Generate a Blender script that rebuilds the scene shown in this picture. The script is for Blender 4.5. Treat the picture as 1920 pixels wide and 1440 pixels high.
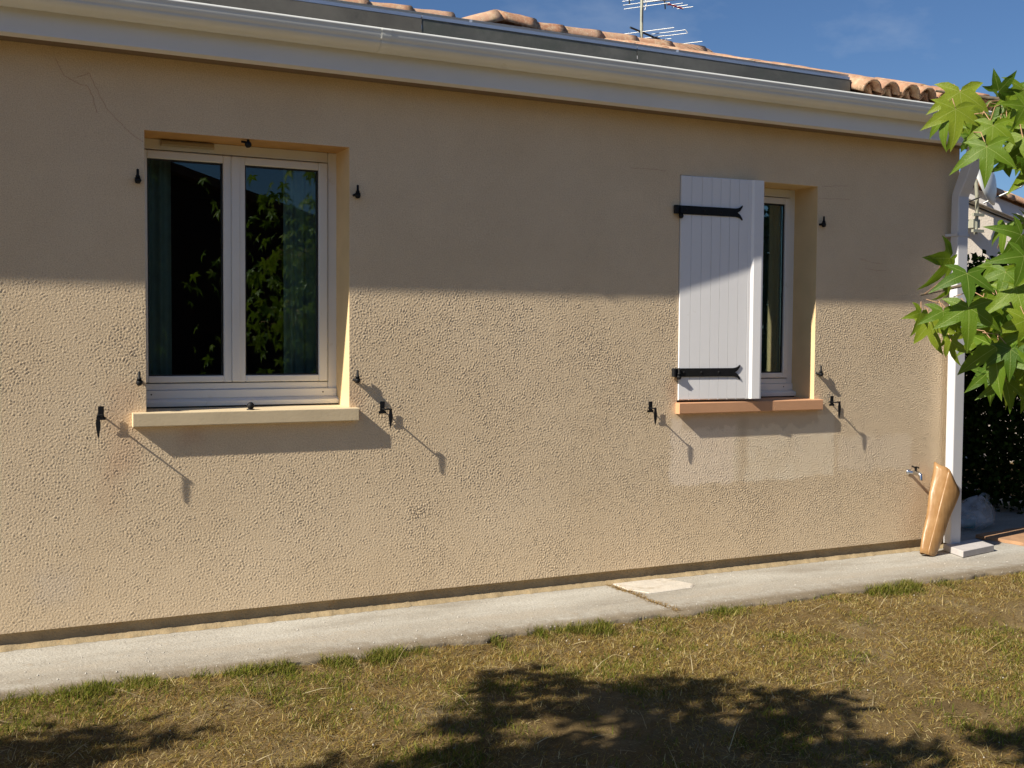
import bpy, math, random
import numpy as np
from mathutils import Vector, Matrix

for o in list(bpy.data.objects): bpy.data.objects.remove(o)
S = bpy.context.scene
COL = S.collection
R = math.radians

# ---------------------------------------------------------------- camera
CAM = Vector((0.0, -4.9929, 1.3093))
yaw, pit, rol = R(26.7346), R(-2.5076), R(0.4005)
fw = Vector((math.sin(yaw)*math.cos(pit), math.cos(yaw)*math.cos(pit), math.sin(pit)))
rt = Vector((math.cos(yaw), -math.sin(yaw), 0)); up = rt.cross(fw)
rt2 = rt*math.cos(rol)+up*math.sin(rol); up2 = -rt*math.sin(rol)+up*math.cos(rol)
cd = bpy.data.cameras.new('camera'); cam = bpy.data.objects.new('camera', cd); COL.objects.link(cam)
cam.matrix_world = Matrix(((rt2.x, up2.x, -fw.x, CAM.x), (rt2.y, up2.y, -fw.y, CAM.y), (rt2.z, up2.z, -fw.z, CAM.z), (0, 0, 0, 1)))
cd.sensor_width = 36; cd.lens = 36*2101.07/1920; cd.clip_end = 1000; cd.clip_start = .05
S.camera = cam

# ---------------------------------------------------------------- light
SA, SB = 4.75, 3.9                 # light travels along (SA, 1, -SB)
world = bpy.data.worlds.new("World"); S.world = world; world.use_nodes = True
wn = world.node_tree; bg = wn.nodes['Background']
sky = wn.nodes.new('ShaderNodeTexSky'); sky.sky_type = 'NISHITA'; sky.sun_disc = False
sky.sun_elevation = math.atan2(SB, math.hypot(SA, 1)); sky.sun_rotation = math.atan2(-SA, -1)
sky.air_density = 1.0; sky.dust_density = .3; sky.ozone_density = 3.0
# faint cirrus, laid over the whole sky alike
wtc = wn.nodes.new('ShaderNodeTexCoord'); wmp = wn.nodes.new('ShaderNodeMapping'); wmp.inputs['Scale'].default_value = (1.2, 3.2, 5); wn.links.new(wtc.outputs['Generated'], wmp.inputs[0])
wno = wn.nodes.new('ShaderNodeTexNoise'); wno.inputs['Scale'].default_value = 2.6; wno.inputs['Detail'].default_value = 6; wno.inputs['Roughness'].default_value = .55; wn.links.new(wmp.outputs[0], wno.inputs['Vector'])
wmr = wn.nodes.new('ShaderNodeMapRange'); wmr.inputs[1].default_value = .52; wmr.inputs[2].default_value = .85; wmr.inputs[4].default_value = .45; wn.links.new(wno.outputs[0], wmr.inputs[0])
wti = wn.nodes.new('ShaderNodeMix'); wti.data_type = 'RGBA'; wti.blend_type = 'MULTIPLY'; wti.inputs[0].default_value = 1; wti.inputs[7].default_value = (.78, .98, 1.24, 1); wn.links.new(sky.outputs[0], wti.inputs[6])
wmx = wn.nodes.new('ShaderNodeMix'); wmx.data_type = 'RGBA'; wmx.inputs[7].default_value = (8, 9, 10.5, 1); wn.links.new(wmr.outputs[0], wmx.inputs[0]); wn.links.new(wti.outputs[2], wmx.inputs[6])
wn.links.new(wmx.outputs[2], bg.inputs[0]); bg.inputs[1].default_value = .046
sl = bpy.data.lights.new('sun', 'SUN'); sl.energy = 5.0; sl.angle = R(.53); sl.color = (1, .925, .79)
so = bpy.data.objects.new('sun', sl); COL.objects.link(so)
so.rotation_euler = Vector((SA, 1, -SB)).to_track_quat('-Z', 'Y').to_euler(); so.location = (-8, -4, 9)
S.view_settings.view_transform = 'Standard'; S.view_settings.look = 'None'
S.view_settings.exposure = .55; S.view_settings.gamma = 1
S.render.resolution_x, S.render.resolution_y = 1024, 768

# ---------------------------------------------------------------- helpers
class MB:
    def __init__(s): s.v = []; s.f = []; s.sm = []
    def add(s, v, f, smooth=False):
        n = len(s.v); s.v += [tuple(p) for p in v]; s.f += [tuple(i+n for i in q) for q in f]; s.sm += [smooth]*len(f); return s
    def box(s, x0, x1, y0, y1, z0, z1):
        return s.add([(x0,y0,z0),(x1,y0,z0),(x1,y1,z0),(x0,y1,z0),(x0,y0,z1),(x1,y0,z1),(x1,y1,z1),(x0,y1,z1)],
                     [(0,3,2,1),(4,5,6,7),(0,1,5,4),(1,2,6,5),(2,3,7,6),(3,0,4,7)])
    def quad(s, a, b, c, d): return s.add([a,b,c,d], [(0,1,2,3)])
    def extr(s, prof, x0, x1, n=1, smooth=False, closed=True, cap=True):   # profile of (y,z) along x
        k = len(prof); v = []
        for i in range(n+1):
            x = x0+(x1-x0)*i/n; v += [(x, p[0], p[1]) for p in prof]
        f = []
        for i in range(n):
            for j in range(k if closed else k-1):
                a = i*k+j; b = i*k+(j+1) % k; f.append((a, a+k, b+k, b))
        s.add(v, f, smooth)
        if closed and cap: s.add([(x0, p[0], p[1]) for p in prof], [tuple(range(k))]); s.add([(x1, p[0], p[1]) for p in prof], [tuple(range(k))[::-1]])
        return s
    def tube(s, pts, r, n=8, smooth=True, cap=True):
        pts = [Vector(p) for p in pts]; rr = r if isinstance(r, (list, tuple)) else [r]*len(pts)
        v = []; prev = None
        for i, p in enumerate(pts):
            t = (pts[min(i+1, len(pts)-1)]-pts[max(i-1, 0)]).normalized()
            a = Vector((0, 0, 1)) if abs(t.z) < .9 else Vector((1, 0, 0))
            if prev is not None: a = prev
            u = (a-t*a.dot(t)).normalized(); w = t.cross(u); prev = u
            for j in range(n):
                q = 2*math.pi*j/n; v.append(p+(u*math.cos(q)+w*math.sin(q))*rr[i])
        f = [(i*n+j, i*n+(j+1) % n, (i+1)*n+(j+1) % n, (i+1)*n+j) for i in range(len(pts)-1) for j in range(n)]
        s.add(v, f, smooth)
        if cap: m = len(pts)-1; s.add(v[:n], [tuple(range(n))[::-1]]); s.add(v[m*n:], [tuple(range(n))])
        return s
    def lathe(s, prof, c=(0, 0, 0), n=10):          # prof (r,z)
        v = []; k = len(prof)
        for j in range(n):
            q = 2*math.pi*j/n; v += [(c[0]+r*math.cos(q), c[1]+r*math.sin(q), c[2]+z) for r, z in prof]
        f = [(j*k+i, ((j+1) % n)*k+i, ((j+1) % n)*k+i+1, j*k+i+1) for j in range(n) for i in range(k-1)]
        return s.add(v, f, True)
    def ball(s, c, r, n=10, m=6):
        return s.lathe([(r*math.sin(math.pi*i/m), -r*math.cos(math.pi*i/m)) for i in range(m+1)], c, n)
    def mesh(s, name, mat, bevel=0):
        me = bpy.data.meshes.new(name); me.from_pydata(s.v, [], s.f); me.update()
        me.polygons.foreach_set('use_smooth', s.sm)
        for m in (mat if isinstance(mat, list) else [mat]): me.materials.append(m)
        return me
    def build(s, name, mat, parent=None, bevel=0, **kw):
        return link(name, s.mesh(name, mat), parent, bevel, **kw)

def link(name, me, parent=None, bevel=0, **kw):
    o = bpy.data.objects.new(name, me); COL.objects.link(o)
    if parent is not None: o.parent = parent
    if bevel:
        b = o.modifiers.new('bevel', 'BEVEL'); b.width = bevel; b.segments = 2; b.limit_method = 'ANGLE'; b.angle_limit = R(40)
    for k, v in kw.items(): o[k] = v
    return o
def thing(name, label, cat, loc=(0, 0, 0), group=None, rz=0):
    o = bpy.data.objects.new(name, None); COL.objects.link(o); o.location = loc; o.rotation_euler[2] = rz
    o.empty_display_size = .1; o['label'] = label; o['category'] = cat
    if group: o['group'] = group
    return o
def copy_tree(o, parent=None):
    c = o.copy(); COL.objects.link(c)
    if parent is not None: c.parent = parent
    for ch in list(o.children): copy_tree(ch, c)
    return c

# ---------------------------------------------------------------- materials
def newmat(name):
    m = bpy.data.materials.new(name); m.use_nodes = True; nt = m.node_tree
    return m, nt, nt.nodes['Principled BSDF']
def N(nt, t, **kw):
    n = nt.nodes.new(t)
    for k, v in kw.items():
        if k in n.inputs.keys(): n.inputs[k].default_value = v
        else: setattr(n, k, v)
    return n
def ramp(nt, fac, stops):
    r = nt.nodes.new('ShaderNodeValToRGB'); e = r.color_ramp.elements
    while len(e) < len(stops): e.new(.5)
    for i, (p, c) in enumerate(stops): e[i].position = p; e[i].color = (*c, 1) if len(c) == 3 else c
    nt.links.new(fac, r.inputs[0]); return r.outputs[0]
def mixc(nt, fac, a, b, mode='MIX'):
    m = nt.nodes.new('ShaderNodeMix'); m.data_type = 'RGBA'; m.blend_type = mode
    for i, v in ((0, fac), (6, a), (7, b)):
        if hasattr(v, 'links') or hasattr(v, 'is_linked'): nt.links.new(v, m.inputs[i])
        else: m.inputs[i].default_value = v if i == 0 else (*v, 1)
    return m.outputs[2]
def maprange(nt, v, a, b, c=0, d=1, smooth=False):
    m = nt.nodes.new('ShaderNodeMapRange'); nt.links.new(v, m.inputs[0])
    if smooth: m.interpolation_type = 'SMOOTHSTEP'
    for i, q in enumerate((a, b, c, d)): m.inputs[i+1].default_value = q
    return m.outputs[0]
def mth(nt, op, a, b=0.0):
    m = nt.nodes.new('ShaderNodeMath'); m.operation = op
    for i, q in enumerate((a, b)):
        if hasattr(q, 'is_linked'): nt.links.new(q, m.inputs[i])
        else: m.inputs[i].default_value = q
    return m.outputs[0]
def simple(name, col, rough=.6, var=.12, vscale=8, bump=0, bscale=60, metal=0, spec=.5, wear=None):
    m, nt, p = newmat(name); tc = N(nt, 'ShaderNodeTexCoord').outputs['Object']
    n = N(nt, 'ShaderNodeTexNoise', Scale=vscale, Detail=5, Roughness=.6); nt.links.new(tc, n.inputs['Vector'])
    c = ramp(nt, n.outputs[0], [(.3, tuple(x*(1-var) for x in col)), (.7, tuple(min(1, x*(1+var)) for x in col))])
    if wear:
        n3 = N(nt, 'ShaderNodeTexNoise', Scale=wear[1], Detail=7, Roughness=.7); nt.links.new(tc, n3.inputs['Vector'])
        c = mixc(nt, maprange(nt, n3.outputs[0], wear[2], wear[2]+.12), c, wear[0])
    nt.links.new(c, p.inputs['Base Color']); p.inputs['Roughness'].default_value = rough; p.inputs['Metallic'].default_value = metal
    p.inputs['Specular IOR Level'].default_value = spec
    if bump:
        n2 = N(nt, 'ShaderNodeTexNoise', Scale=bscale, Detail=4, Roughness=.6); nt.links.new(tc, n2.inputs['Vector'])
        b = N(nt, 'ShaderNodeBump', Strength=1.0, Distance=bump); nt.links.new(n2.outputs[0], b.inputs['Height']); nt.links.new(b.outputs[0], p.inputs['Normal'])
    return m
def boxmask(nt, sep, x0, x1, z0, z1, soft=.04, nz=None, amt=.06):
    """soft-edged rectangle in the wall's own X-Z coordinates (a stain or repair with a shape of its own)"""
    X, Z = sep.outputs[0], sep.outputs[2]
    if nz is not None:
        d = mth(nt, 'MULTIPLY', mth(nt, 'SUBTRACT', nz, .5), amt*2); X = mth(nt, 'ADD', X, d); Z = mth(nt, 'ADD', Z, d)
    a = maprange(nt, X, x0-soft, x0+soft, smooth=True); b = maprange(nt, X, x1-soft, x1+soft, 1, 0, True)
    c = maprange(nt, Z, z0-soft, z0+soft, smooth=True); d = maprange(nt, Z, z1-soft, z1+soft, 1, 0, True)
    return mth(nt, 'MULTIPLY', mth(nt, 'MULTIPLY', a, b), mth(nt, 'MULTIPLY', c, d))
def stucco(name='sprayed_render', relief=True):
    m, nt, p = newmat(name); tc = N(nt, 'ShaderNodeTexCoord').outputs['Object']
    sep = N(nt, 'ShaderNodeSeparateXYZ'); nt.links.new(tc, sep.inputs[0])
    big = N(nt, 'ShaderNodeTexNoise', Scale=1.3, Detail=6, Roughness=.6); nt.links.new(tc, big.inputs['Vector'])
    mid = N(nt, 'ShaderNodeTexNoise', Scale=9, Detail=5, Roughness=.65); nt.links.new(tc, mid.inputs['Vector'])
    fine = N(nt, 'ShaderNodeTexNoise', Scale=220, Detail=3, Roughness=.6); nt.links.new(tc, fine.inputs['Vector'])
    A, B = (.785, .605, .392), (.86, .68, .462)
    c = ramp(nt, big.outputs[0], [(.32, A), (.68, B)])
    c = mixc(nt, maprange(nt, mid.outputs[0], .35, .75, 0, .30), c, (.68, .52, .35))
    c = mixc(nt, maprange(nt, fine.outputs[0], .47, .36, 0, .5), c, (.92, .80, .62)); c = mixc(nt, maprange(nt, fine.outputs[0], .5, .68, 0, .6), c, (.56, .43, .27))  # pale specks put highlights of the sprayed grain into the colour
    # rust-coloured run-off below the hinges and beside the sills
    for (x0, x1, z0, z1, k) in ((.60, .73, .70, 1.09, .20), (.55, .66, .55, .80, .10), (3.46, 3.53, .94, 1.08, .4), (1.66, 1.72, .94, 1.08, .25), (.9, 1.0, .82, .905, .25)):
        q = boxmask(nt, sep, x0, x1, z0, z1, .05, mid.outputs[0], .08)
        c = mixc(nt, mth(nt, 'MULTIPLY', q, k), c, (.55, .25, .13))
    # repaired render below the second sill: paler, with a stained run between two passes
    rep = boxmask(nt, sep, 3.47, 4.63, .50, .86, .012, mid.outputs[0], .035)
    rep2 = boxmask(nt, sep, 3.47, 3.90, .50, .86, .015, mid.outputs[0], .06)
    c = mixc(nt, mth(nt, 'MULTIPLY', rep, maprange(nt, mid.outputs[0], .3, .7, .35, .9)), c, (.92, .78, .58)); c = mixc(nt, mth(nt, 'MULTIPLY', rep2, .5), c, (.93, .75, .58))
    run = boxmask(nt, sep, 3.93, 3.99, .45, .86, .03, mid.outputs[0], .05)
    c = mixc(nt, mth(nt, 'MULTIPLY', run, .45), c, (.58, .43, .27))
    sill_band = boxmask(nt, sep, 3.55, 4.5, .80, .90, .015, mid.outputs[0], .10)  # darker band on the wall just under the second sill
    c = mixc(nt, mth(nt, 'MULTIPLY', sill_band, .45), c, (.52, .39, .25))
    rep3 = boxmask(nt, sep, 4.66, 5.25, .52, .72, .02, mid.outputs[0], .06); c = mixc(nt, mth(nt, 'MULTIPLY', rep3, .4), c, (.92, .78, .60))
    grey = boxmask(nt, sep, .30, .48, .18, .32, .05, mid.outputs[0], .08)
    c = mixc(nt, mth(nt, 'MULTIPLY', grey, .20), c, (.62, .58, .55))
    base = maprange(nt, sep.outputs[2], .07, .35, .28, 0); c = mixc(nt, mth(nt, 'MULTIPLY', base, mid.outputs[0]), c, (.56, .42, .26))
    nt.links.new(c, p.inputs['Base Color']); p.inputs['Roughness'].default_value = .92; p.inputs['Specular IOR Level'].default_value = .15
    # relief: sprayed droplets
    dn = N(nt, 'ShaderNodeTexNoise', Scale=38, Detail=2, Roughness=.5); nt.links.new(tc, dn.inputs['Vector'])
    sc = N(nt, 'ShaderNodeVectorMath', operation='SCALE'); nt.links.new(dn.outputs['Color'], sc.inputs[0]); sc.inputs['Scale'].default_value = .012
    ad = N(nt, 'ShaderNodeVectorMath', operation='ADD'); nt.links.new(tc, ad.inputs[0]); nt.links.new(sc.outputs[0], ad.inputs[1])
    vo = N(nt, 'ShaderNodeTexVoronoi', feature='SMOOTH_F1', Scale=112); vo.inputs['Smoothness'].default_value = .35; nt.links.new(ad.outputs[0], vo.inputs['Vector'])
    n2 = N(nt, 'ShaderNodeTexNoise', Scale=165, Detail=3, Roughness=.6); nt.links.new(tc, n2.inputs['Vector'])
    h = mth(nt, 'ADD', maprange(nt, vo.outputs[0], .05, .62, 1, 0, True), mth(nt, 'MULTIPLY', n2.outputs[0], .55))
    # old scar in the render
    scar = boxmask(nt, sep, 1.93, 2.09, .40, .52, .03, mid.outputs[0], .12)
    h = mth(nt, 'ADD', h, mth(nt, 'MULTIPLY', scar, mth(nt, 'MULTIPLY', mid.outputs[0], 2.2)))
    h = mth(nt, 'ADD', h, mth(nt, 'MULTIPLY', mid.outputs[0], 1.2))
    if not relief: h = mth(nt, 'ADD', mth(nt, 'MULTIPLY', n2.outputs[0], .9), mth(nt, 'MULTIPLY', mid.outputs[0], .25))
    b = N(nt, 'ShaderNodeBump', Strength=1.0, Distance=.0018); nt.links.new(h, b.inputs['Height']); nt.links.new(b.outputs[0], p.inputs['Normal'])
    return m
M = {}
M['stucco'] = stucco(); M['stucco2'] = stucco('sprayed_render_relief', False)
M['plinth'] = simple('plinth_render', (.37, .285, .17), .95, .15, 12, .004, 70, spec=.1, wear=((.36, .25, .13), 30, .56))
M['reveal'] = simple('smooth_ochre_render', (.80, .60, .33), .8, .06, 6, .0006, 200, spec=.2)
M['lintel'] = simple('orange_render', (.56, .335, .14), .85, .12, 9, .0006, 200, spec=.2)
M['sillA'] = simple('cream_painted_sill', (.68, .55, .36), .6, .05, 6, .0008, 90, spec=.3, wear=((.60, .45, .26), 25, .66))
M['sillB'] = simple('terracotta_painted_sill', (.66, .36, .20), .6, .05, 6, .0006, 90, spec=.3, wear=((.70, .50, .34), 18, .68))
M['pvc'] = simple('white_pvc', (.80, .80, .78), .32, .03, 3, wear=((.66, .63, .56), 7, .62))
M['gutter'] = simple('white_gutter_pvc', (.80, .81, .77), .3, .05, 2, wear=((.66, .65, .56), 5, .68))
M['fascia'] = simple('white_fascia_pvc', (.82, .82, .82), .4, .03, 2, wear=((.70, .68, .62), 4, .68))
M['pipe'] = simple('white_pipe_pvc', (.66, .66, .68), .35, .03, 3)
M['under'] = simple('brown_soffit', (.20, .14, .09), .8, .05, 3)
M['shutter'] = simple('white_shutter_paint', (.86, .85, .86), .35, .02, 3, wear=((.74, .72, .68), 6, .66))
M['vent'] = simple('beige_vent_plastic', (.42, .36, .26), .5, .05)
M['iron'] = simple('black_painted_iron', (.008, .008, .009), .6, .3, 40, .0005, 300, spec=.3, wear=((.05, .02, .01), 60, .68))
M['rubber'] = simple('dark_seal', (.02, .02, .022), .6)
M['zinc'] = simple('grey_metal_flashing', (.125, .122, .108), .5, .22, 5, metal=.2, wear=((.095, .10, .085), 3, .5))
M['zinc2'] = simple('brown_grey_flashing', (.15, .138, .115), .5, .2, 6, metal=.2, wear=((.10, .095, .08), 4, .52))
M['panel'] = simple('solar_glass', (.015, .025, .05), .12, .1, 3)
M['alu'] = simple('aluminium_frame', (.45, .5, .6), .35, .05, metal=.7)
M['alurod'] = simple('antenna_aluminium', (.42, .43, .42), .38, .1, 20, metal=.5)
M['blackpl'] = simple('black_plastic', (.015, .018, .014), .5)
M['redpl'] = simple('red_plastic', (.35, .04, .05), .5)
M['mast'] = simple('galvanised_mast', (.38, .38, .30), .5, .15, 20, metal=.3)
M['chrome'] = simple('chromed_brass', (.65, .65, .66), .18, .05, metal=1)
M['wood'] = simple('roof_deck_timber', (.08, .055, .04), .9)
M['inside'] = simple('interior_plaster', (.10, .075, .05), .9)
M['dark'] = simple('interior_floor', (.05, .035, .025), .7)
M['white_dish'] = simple('pale_dish_paint', (.78, .80, .78), .4, .04)
M['nstucco'] = simple('pale_pink_render', (.90, .80, .68), .95, .06, 4, .004, 55, spec=.1)
M['verge'] = simple('white_verge_board', (.80, .78, .78), .5, .04)
M['hinge'] = M['iron']
def glassmat(name, tint, refl):
    m, nt, p = newmat(name); nt.nodes.remove(p); out = nt.nodes['Material Output']
    tr = N(nt, 'ShaderNodeBsdfTransparent'); tr.inputs[0].default_value = (*tint, 1)
    gl = N(nt, 'ShaderNodeBsdfGlossy'); gl.inputs['Roughness'].default_value = .004; gl.inputs[0].default_value = (.95, 1, 1, 1)
    fr = N(nt, 'ShaderNodeFresnel', IOR=1.52); k = mth(nt, 'MULTIPLY', fr.outputs[0], refl)
    mx = N(nt, 'ShaderNodeMixShader'); nt.links.new(k, mx.inputs[0]); nt.links.new(tr.outputs[0], mx.inputs[1]); nt.links.new(gl.outputs[0], mx.inputs[2])
    nt.links.new(mx.outputs[0], out.inputs[0]); return m
M['glass'] = glassmat('window_glass', (.72, .82, .80), 1.25)
def tilemat():
    m, nt, p = newmat('clay_roof_tile'); tc = N(nt, 'ShaderNodeTexCoord').outputs['Object']
    oi = N(nt, 'ShaderNodeObjectInfo').outputs['Random']
    n = N(nt, 'ShaderNodeTexNoise', Scale=22, Detail=7, Roughness=.7); off = N(nt, 'ShaderNodeVectorMath', operation='ADD'); nt.links.new(tc, off.inputs[0])
    cb = N(nt, 'ShaderNodeCombineXYZ'); nt.links.new(mth(nt, 'MULTIPLY', oi, 50.0), cb.inputs[0]); nt.links.new(cb.outputs[0], off.inputs[1]); nt.links.new(off.outputs[0], n.inputs['Vector'])
    base = ramp(nt, oi, [(0, (.36, .17, .10)), (.35, (.44, .235, .14)), (.7, (.50, .30, .20)), (1, (.37, .20, .13))])
    c = mixc(nt, maprange(nt, n.outputs[0], .45, .62), base, (.52, .37, .24))
    n2 = N(nt, 'ShaderNodeTexNoise', Scale=9, Detail=8, Roughness=.75); nt.links.new(off.outputs[0], n2.inputs['Vector'])
    c = mixc(nt, maprange(nt, n2.outputs[0], .56, .66, 0, .8), c, (.20, .16, .08))
    n4 = N(nt, 'ShaderNodeTexNoise', Scale=60, Detail=4); nt.links.new(off.outputs[0], n4.inputs['Vector'])
    c = mixc(nt, maprange(nt, n4.outputs[0], .64, .7, 0, .7), c, (.62, .55, .42))
    nt.links.new(c, p.inputs['Base Color']); p.inputs['Roughness'].default_value = .9; p.inputs['Specular IOR Level'].default_value = .2
    b = N(nt, 'ShaderNodeBump', Strength=.8, Distance=.003); nt.links.new(n4.outputs[0], b.inputs['Height']); nt.links.new(b.outputs[0], p.inputs['Normal'])
    return m
M['tile'] = tilemat()
def concrete():
    m, nt, p = newmat('weathered_concrete'); tc = N(nt, 'ShaderNodeTexCoord').outputs['Object']
    sep = N(nt, 'ShaderNodeSeparateXYZ'); nt.links.new(tc, sep.inputs[0])
    st = N(nt, 'ShaderNodeMapping'); st.inputs['Scale'].default_value = (.5, 1.6, 1); nt.links.new(tc, st.inputs[0])
    a = N(nt, 'ShaderNodeTexNoise', Scale=2.2, Detail=7, Roughness=.65); nt.links.new(st.outputs[0], a.inputs['Vector'])
    b_ = N(nt, 'ShaderNodeTexNoise', Scale=90, Detail=5, Roughness=.7); nt.links.new(tc, b_.inputs['Vector'])
    c_ = N(nt, 'ShaderNodeTexNoise', Scale=14, Detail=6, Roughness=.7); nt.links.new(tc, c_.inputs['Vector'])
    c = ramp(nt, a.outputs[0], [(.33, (.31, .28, .235)), (.52, (.44, .415, .365)), (.7, (.52, .50, .45))])
    c = mixc(nt, maprange(nt, b_.outputs[0], .48, .66, 0, .65), c, (.25, .22, .175))
    c = mixc(nt, maprange(nt, c_.outputs[0], .58, .70, 0, .45), c, (.38, .30, .21))
    # earth washed on to the outer edge
    e = maprange(nt, sep.outputs[1], -.60, -.36, 1, 0, True)
    c = mixc(nt, mth(nt, 'MULTIPLY', e, maprange(nt, c_.outputs[0], .38, .62, .25, .95)), c, (.24, .20, .15))
    c = mixc(nt, maprange(nt, mth(nt, 'ADD', sep.outputs[1], mth(nt, 'MULTIPLY', mth(nt, 'SUBTRACT', c_.outputs[0], .5), .12)), -.60, -.545, .9, 0), c, (.20, .16, .11))
    y2 = sep.outputs[1]; band = mth(nt, 'MULTIPLY', maprange(nt, y2, -.50, -.40, 0, 1, True), maprange(nt, y2, -.36, -.27, 1, 0, True))
    c = mixc(nt, mth(nt, 'MULTIPLY', band, maprange(nt, a.outputs[0], .42, .6, 0, .5)), c, (.33, .27, .20))
    vo = N(nt, 'ShaderNodeTexVoronoi', Scale=48); nt.links.new(tc, vo.inputs['Vector'])
    c = mixc(nt, maprange(nt, vo.outputs[0], .10, .16, .6, 0), c, (.68, .66, .6))
    nt.links.new(c, p.inputs['Base Color']); p.inputs['Roughness'].default_value = .95; p.inputs['Specular IOR Level'].default_value = .15
    h = mth(nt, 'ADD', mth(nt, 'MULTIPLY', b_.outputs[0], .6), mth(nt, 'MULTIPLY', c_.outputs[0], 1.0))
    b = N(nt, 'ShaderNodeBump', Strength=1, Distance=.006); nt.links.new(h, b.inputs['Height']); nt.links.new(b.outputs[0], p.inputs['Normal'])
    return m
M['concrete'] = concrete()
M['patch'] = simple('pale_mortar', (.58, .53, .46), .95, .12, 12, .003, 80, spec=.1, wear=((.42, .36, .28), 9, .53))
M['paver'] = simple('grey_paver', (.50, .47, .46), .9, .06, 20, .001, 200, spec=.2)
def soil():
    m, nt, p = newmat('dry_soil'); tc = N(nt, 'ShaderNodeTexCoord').outputs['Object']
    a = N(nt, 'ShaderNodeTexNoise', Scale=2.5, Detail=8, Roughness=.7); nt.links.new(tc, a.inputs['Vector'])
    b_ = N(nt, 'ShaderNodeTexNoise', Scale=60, Detail=6, Roughness=.75); nt.links.new(tc, b_.inputs['Vector'])
    c = ramp(nt, a.outputs[0], [(.3, (.125, .085, .036)), (.5, (.185, .13, .058)), (.7, (.24, .19, .11))])
    c = mixc(nt, maprange(nt, b_.outputs[0], .45, .7, 0, .7), c, (.10, .062, .035))
    d = N(nt, 'ShaderNodeTexNoise', Scale=160, Detail=3); nt.links.new(tc, d.inputs['Vector'])
    c = mixc(nt, maprange(nt, d.outputs[0], .6, .7, 0, .7), c, (.38, .28, .15))
    nt.links.new(c, p.inputs['Base Color']); p.inputs['Roughness'].default_value = 1; p.inputs['Specular IOR Level'].default_value = .05
    b = N(nt, 'ShaderNodeBump', Strength=1, Distance=.012); nt.links.new(b_.outputs[0], b.inputs['Height']); nt.links.new(b.outputs[0], p.inputs['Normal'])
    return m
M['soil'] = soil()
def bladmat(name, rough=.6, trans=.35):
    m, nt, p = newmat(name); nt.nodes.remove(p); out = nt.nodes['Material Output']
    at = N(nt, 'ShaderNodeAttribute', attribute_name='col').outputs['Color']
    d = N(nt, 'ShaderNodeBsdfDiffuse'); t = N(nt, 'ShaderNodeBsdfTranslucent'); nt.links.new(at, d.inputs[0]); nt.links.new(at, t.inputs[0])
    mx = N(nt, 'ShaderNodeMixShader'); mx.inputs[0].default_value = trans
    nt.links.new(d.outputs[0], mx.inputs[1]); nt.links.new(t.outputs[0], mx.inputs[2]); nt.links.new(mx.outputs[0], out.inputs[0]); return m
M['blade'] = bladmat('grass_blade'); M['hedgeleaf'] = bladmat('hedge_leaf', trans=.2)
def leafmat(mass=False):
    m, nt, p = newmat('sweetgum_leaf'); out = nt.nodes['Material Output']
    at = N(nt, 'ShaderNodeAttribute', attribute_name='rib').outputs['Fac']
    oi = N(nt, 'ShaderNodeObjectInfo').outputs['Random']; tc = N(nt, 'ShaderNodeTexCoord').outputs['Object']
    if mass: nm = N(nt, 'ShaderNodeTexNoise', Scale=9, Detail=1); nt.links.new(tc, nm.inputs['Vector']); oi = maprange(nt, nm.outputs[0], .3, .7)
    n = N(nt, 'ShaderNodeTexNoise', Scale=35, Detail=4); nt.links.new(tc, n.inputs['Vector'])
    c = ramp(nt, oi, [(0, (.065, .135, .010)), (.4, (.125, .21, .014)), (.75, (.19, .27, .016)), (1, (.28, .33, .03))])
    c = mixc(nt, maprange(nt, n.outputs[0], .4, .7, 0, .4), c, (.08, .17, .015))
    n9 = N(nt, 'ShaderNodeTexNoise', Scale=9, Detail=6, Roughness=.7); nt.links.new(tc, n9.inputs['Vector'])
    c = mixc(nt, maprange(nt, n9.outputs[0], .64, .70, 0, .7), c, (.20, .12, .03))
    c = mixc(nt, maprange(nt, at, .955, .995, 0, .75), c, (.45, .52, .16))
    nt.links.new(c, p.inputs['Base Color']); p.inputs['Roughness'].default_value = .42; p.inputs['Specular IOR Level'].default_value = .35
    t = N(nt, 'ShaderNodeBsdfTranslucent'); nt.links.new(mixc(nt, .5, c, (.32, .45, .025)), t.inputs[0])
    mx = N(nt, 'ShaderNodeMixShader'); mx.inputs[0].default_value = .38
    nt.links.new(p.outputs[0], mx.inputs[1]); nt.links.new(t.outputs[0], mx.inputs[2]); nt.links.new(mx.outputs[0], out.inputs[0])
    b = N(nt, 'ShaderNodeBump', Strength=.6, Distance=.002); nt.links.new(n.outputs[0], b.inputs['Height']); nt.links.new(b.outputs[0], p.inputs['Normal'])
    return m
M['leaf'] = leafmat(); M['leafmass'] = leafmat(True)
M['bark'] = simple('grey_brown_bark', (.13, .10, .07), .9, .25, 30, .003, 90)
M['petiole'] = simple('pinkish_leaf_stalk', (.42, .25, .14), .6)
M['oppwall'] = simple('brown_shed_timber', (.035, .018, .012), .9, .2, 6)
M['opproof'] = simple('dark_far_tiles', (.10, .05, .03), .9, .2, 10)
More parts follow.
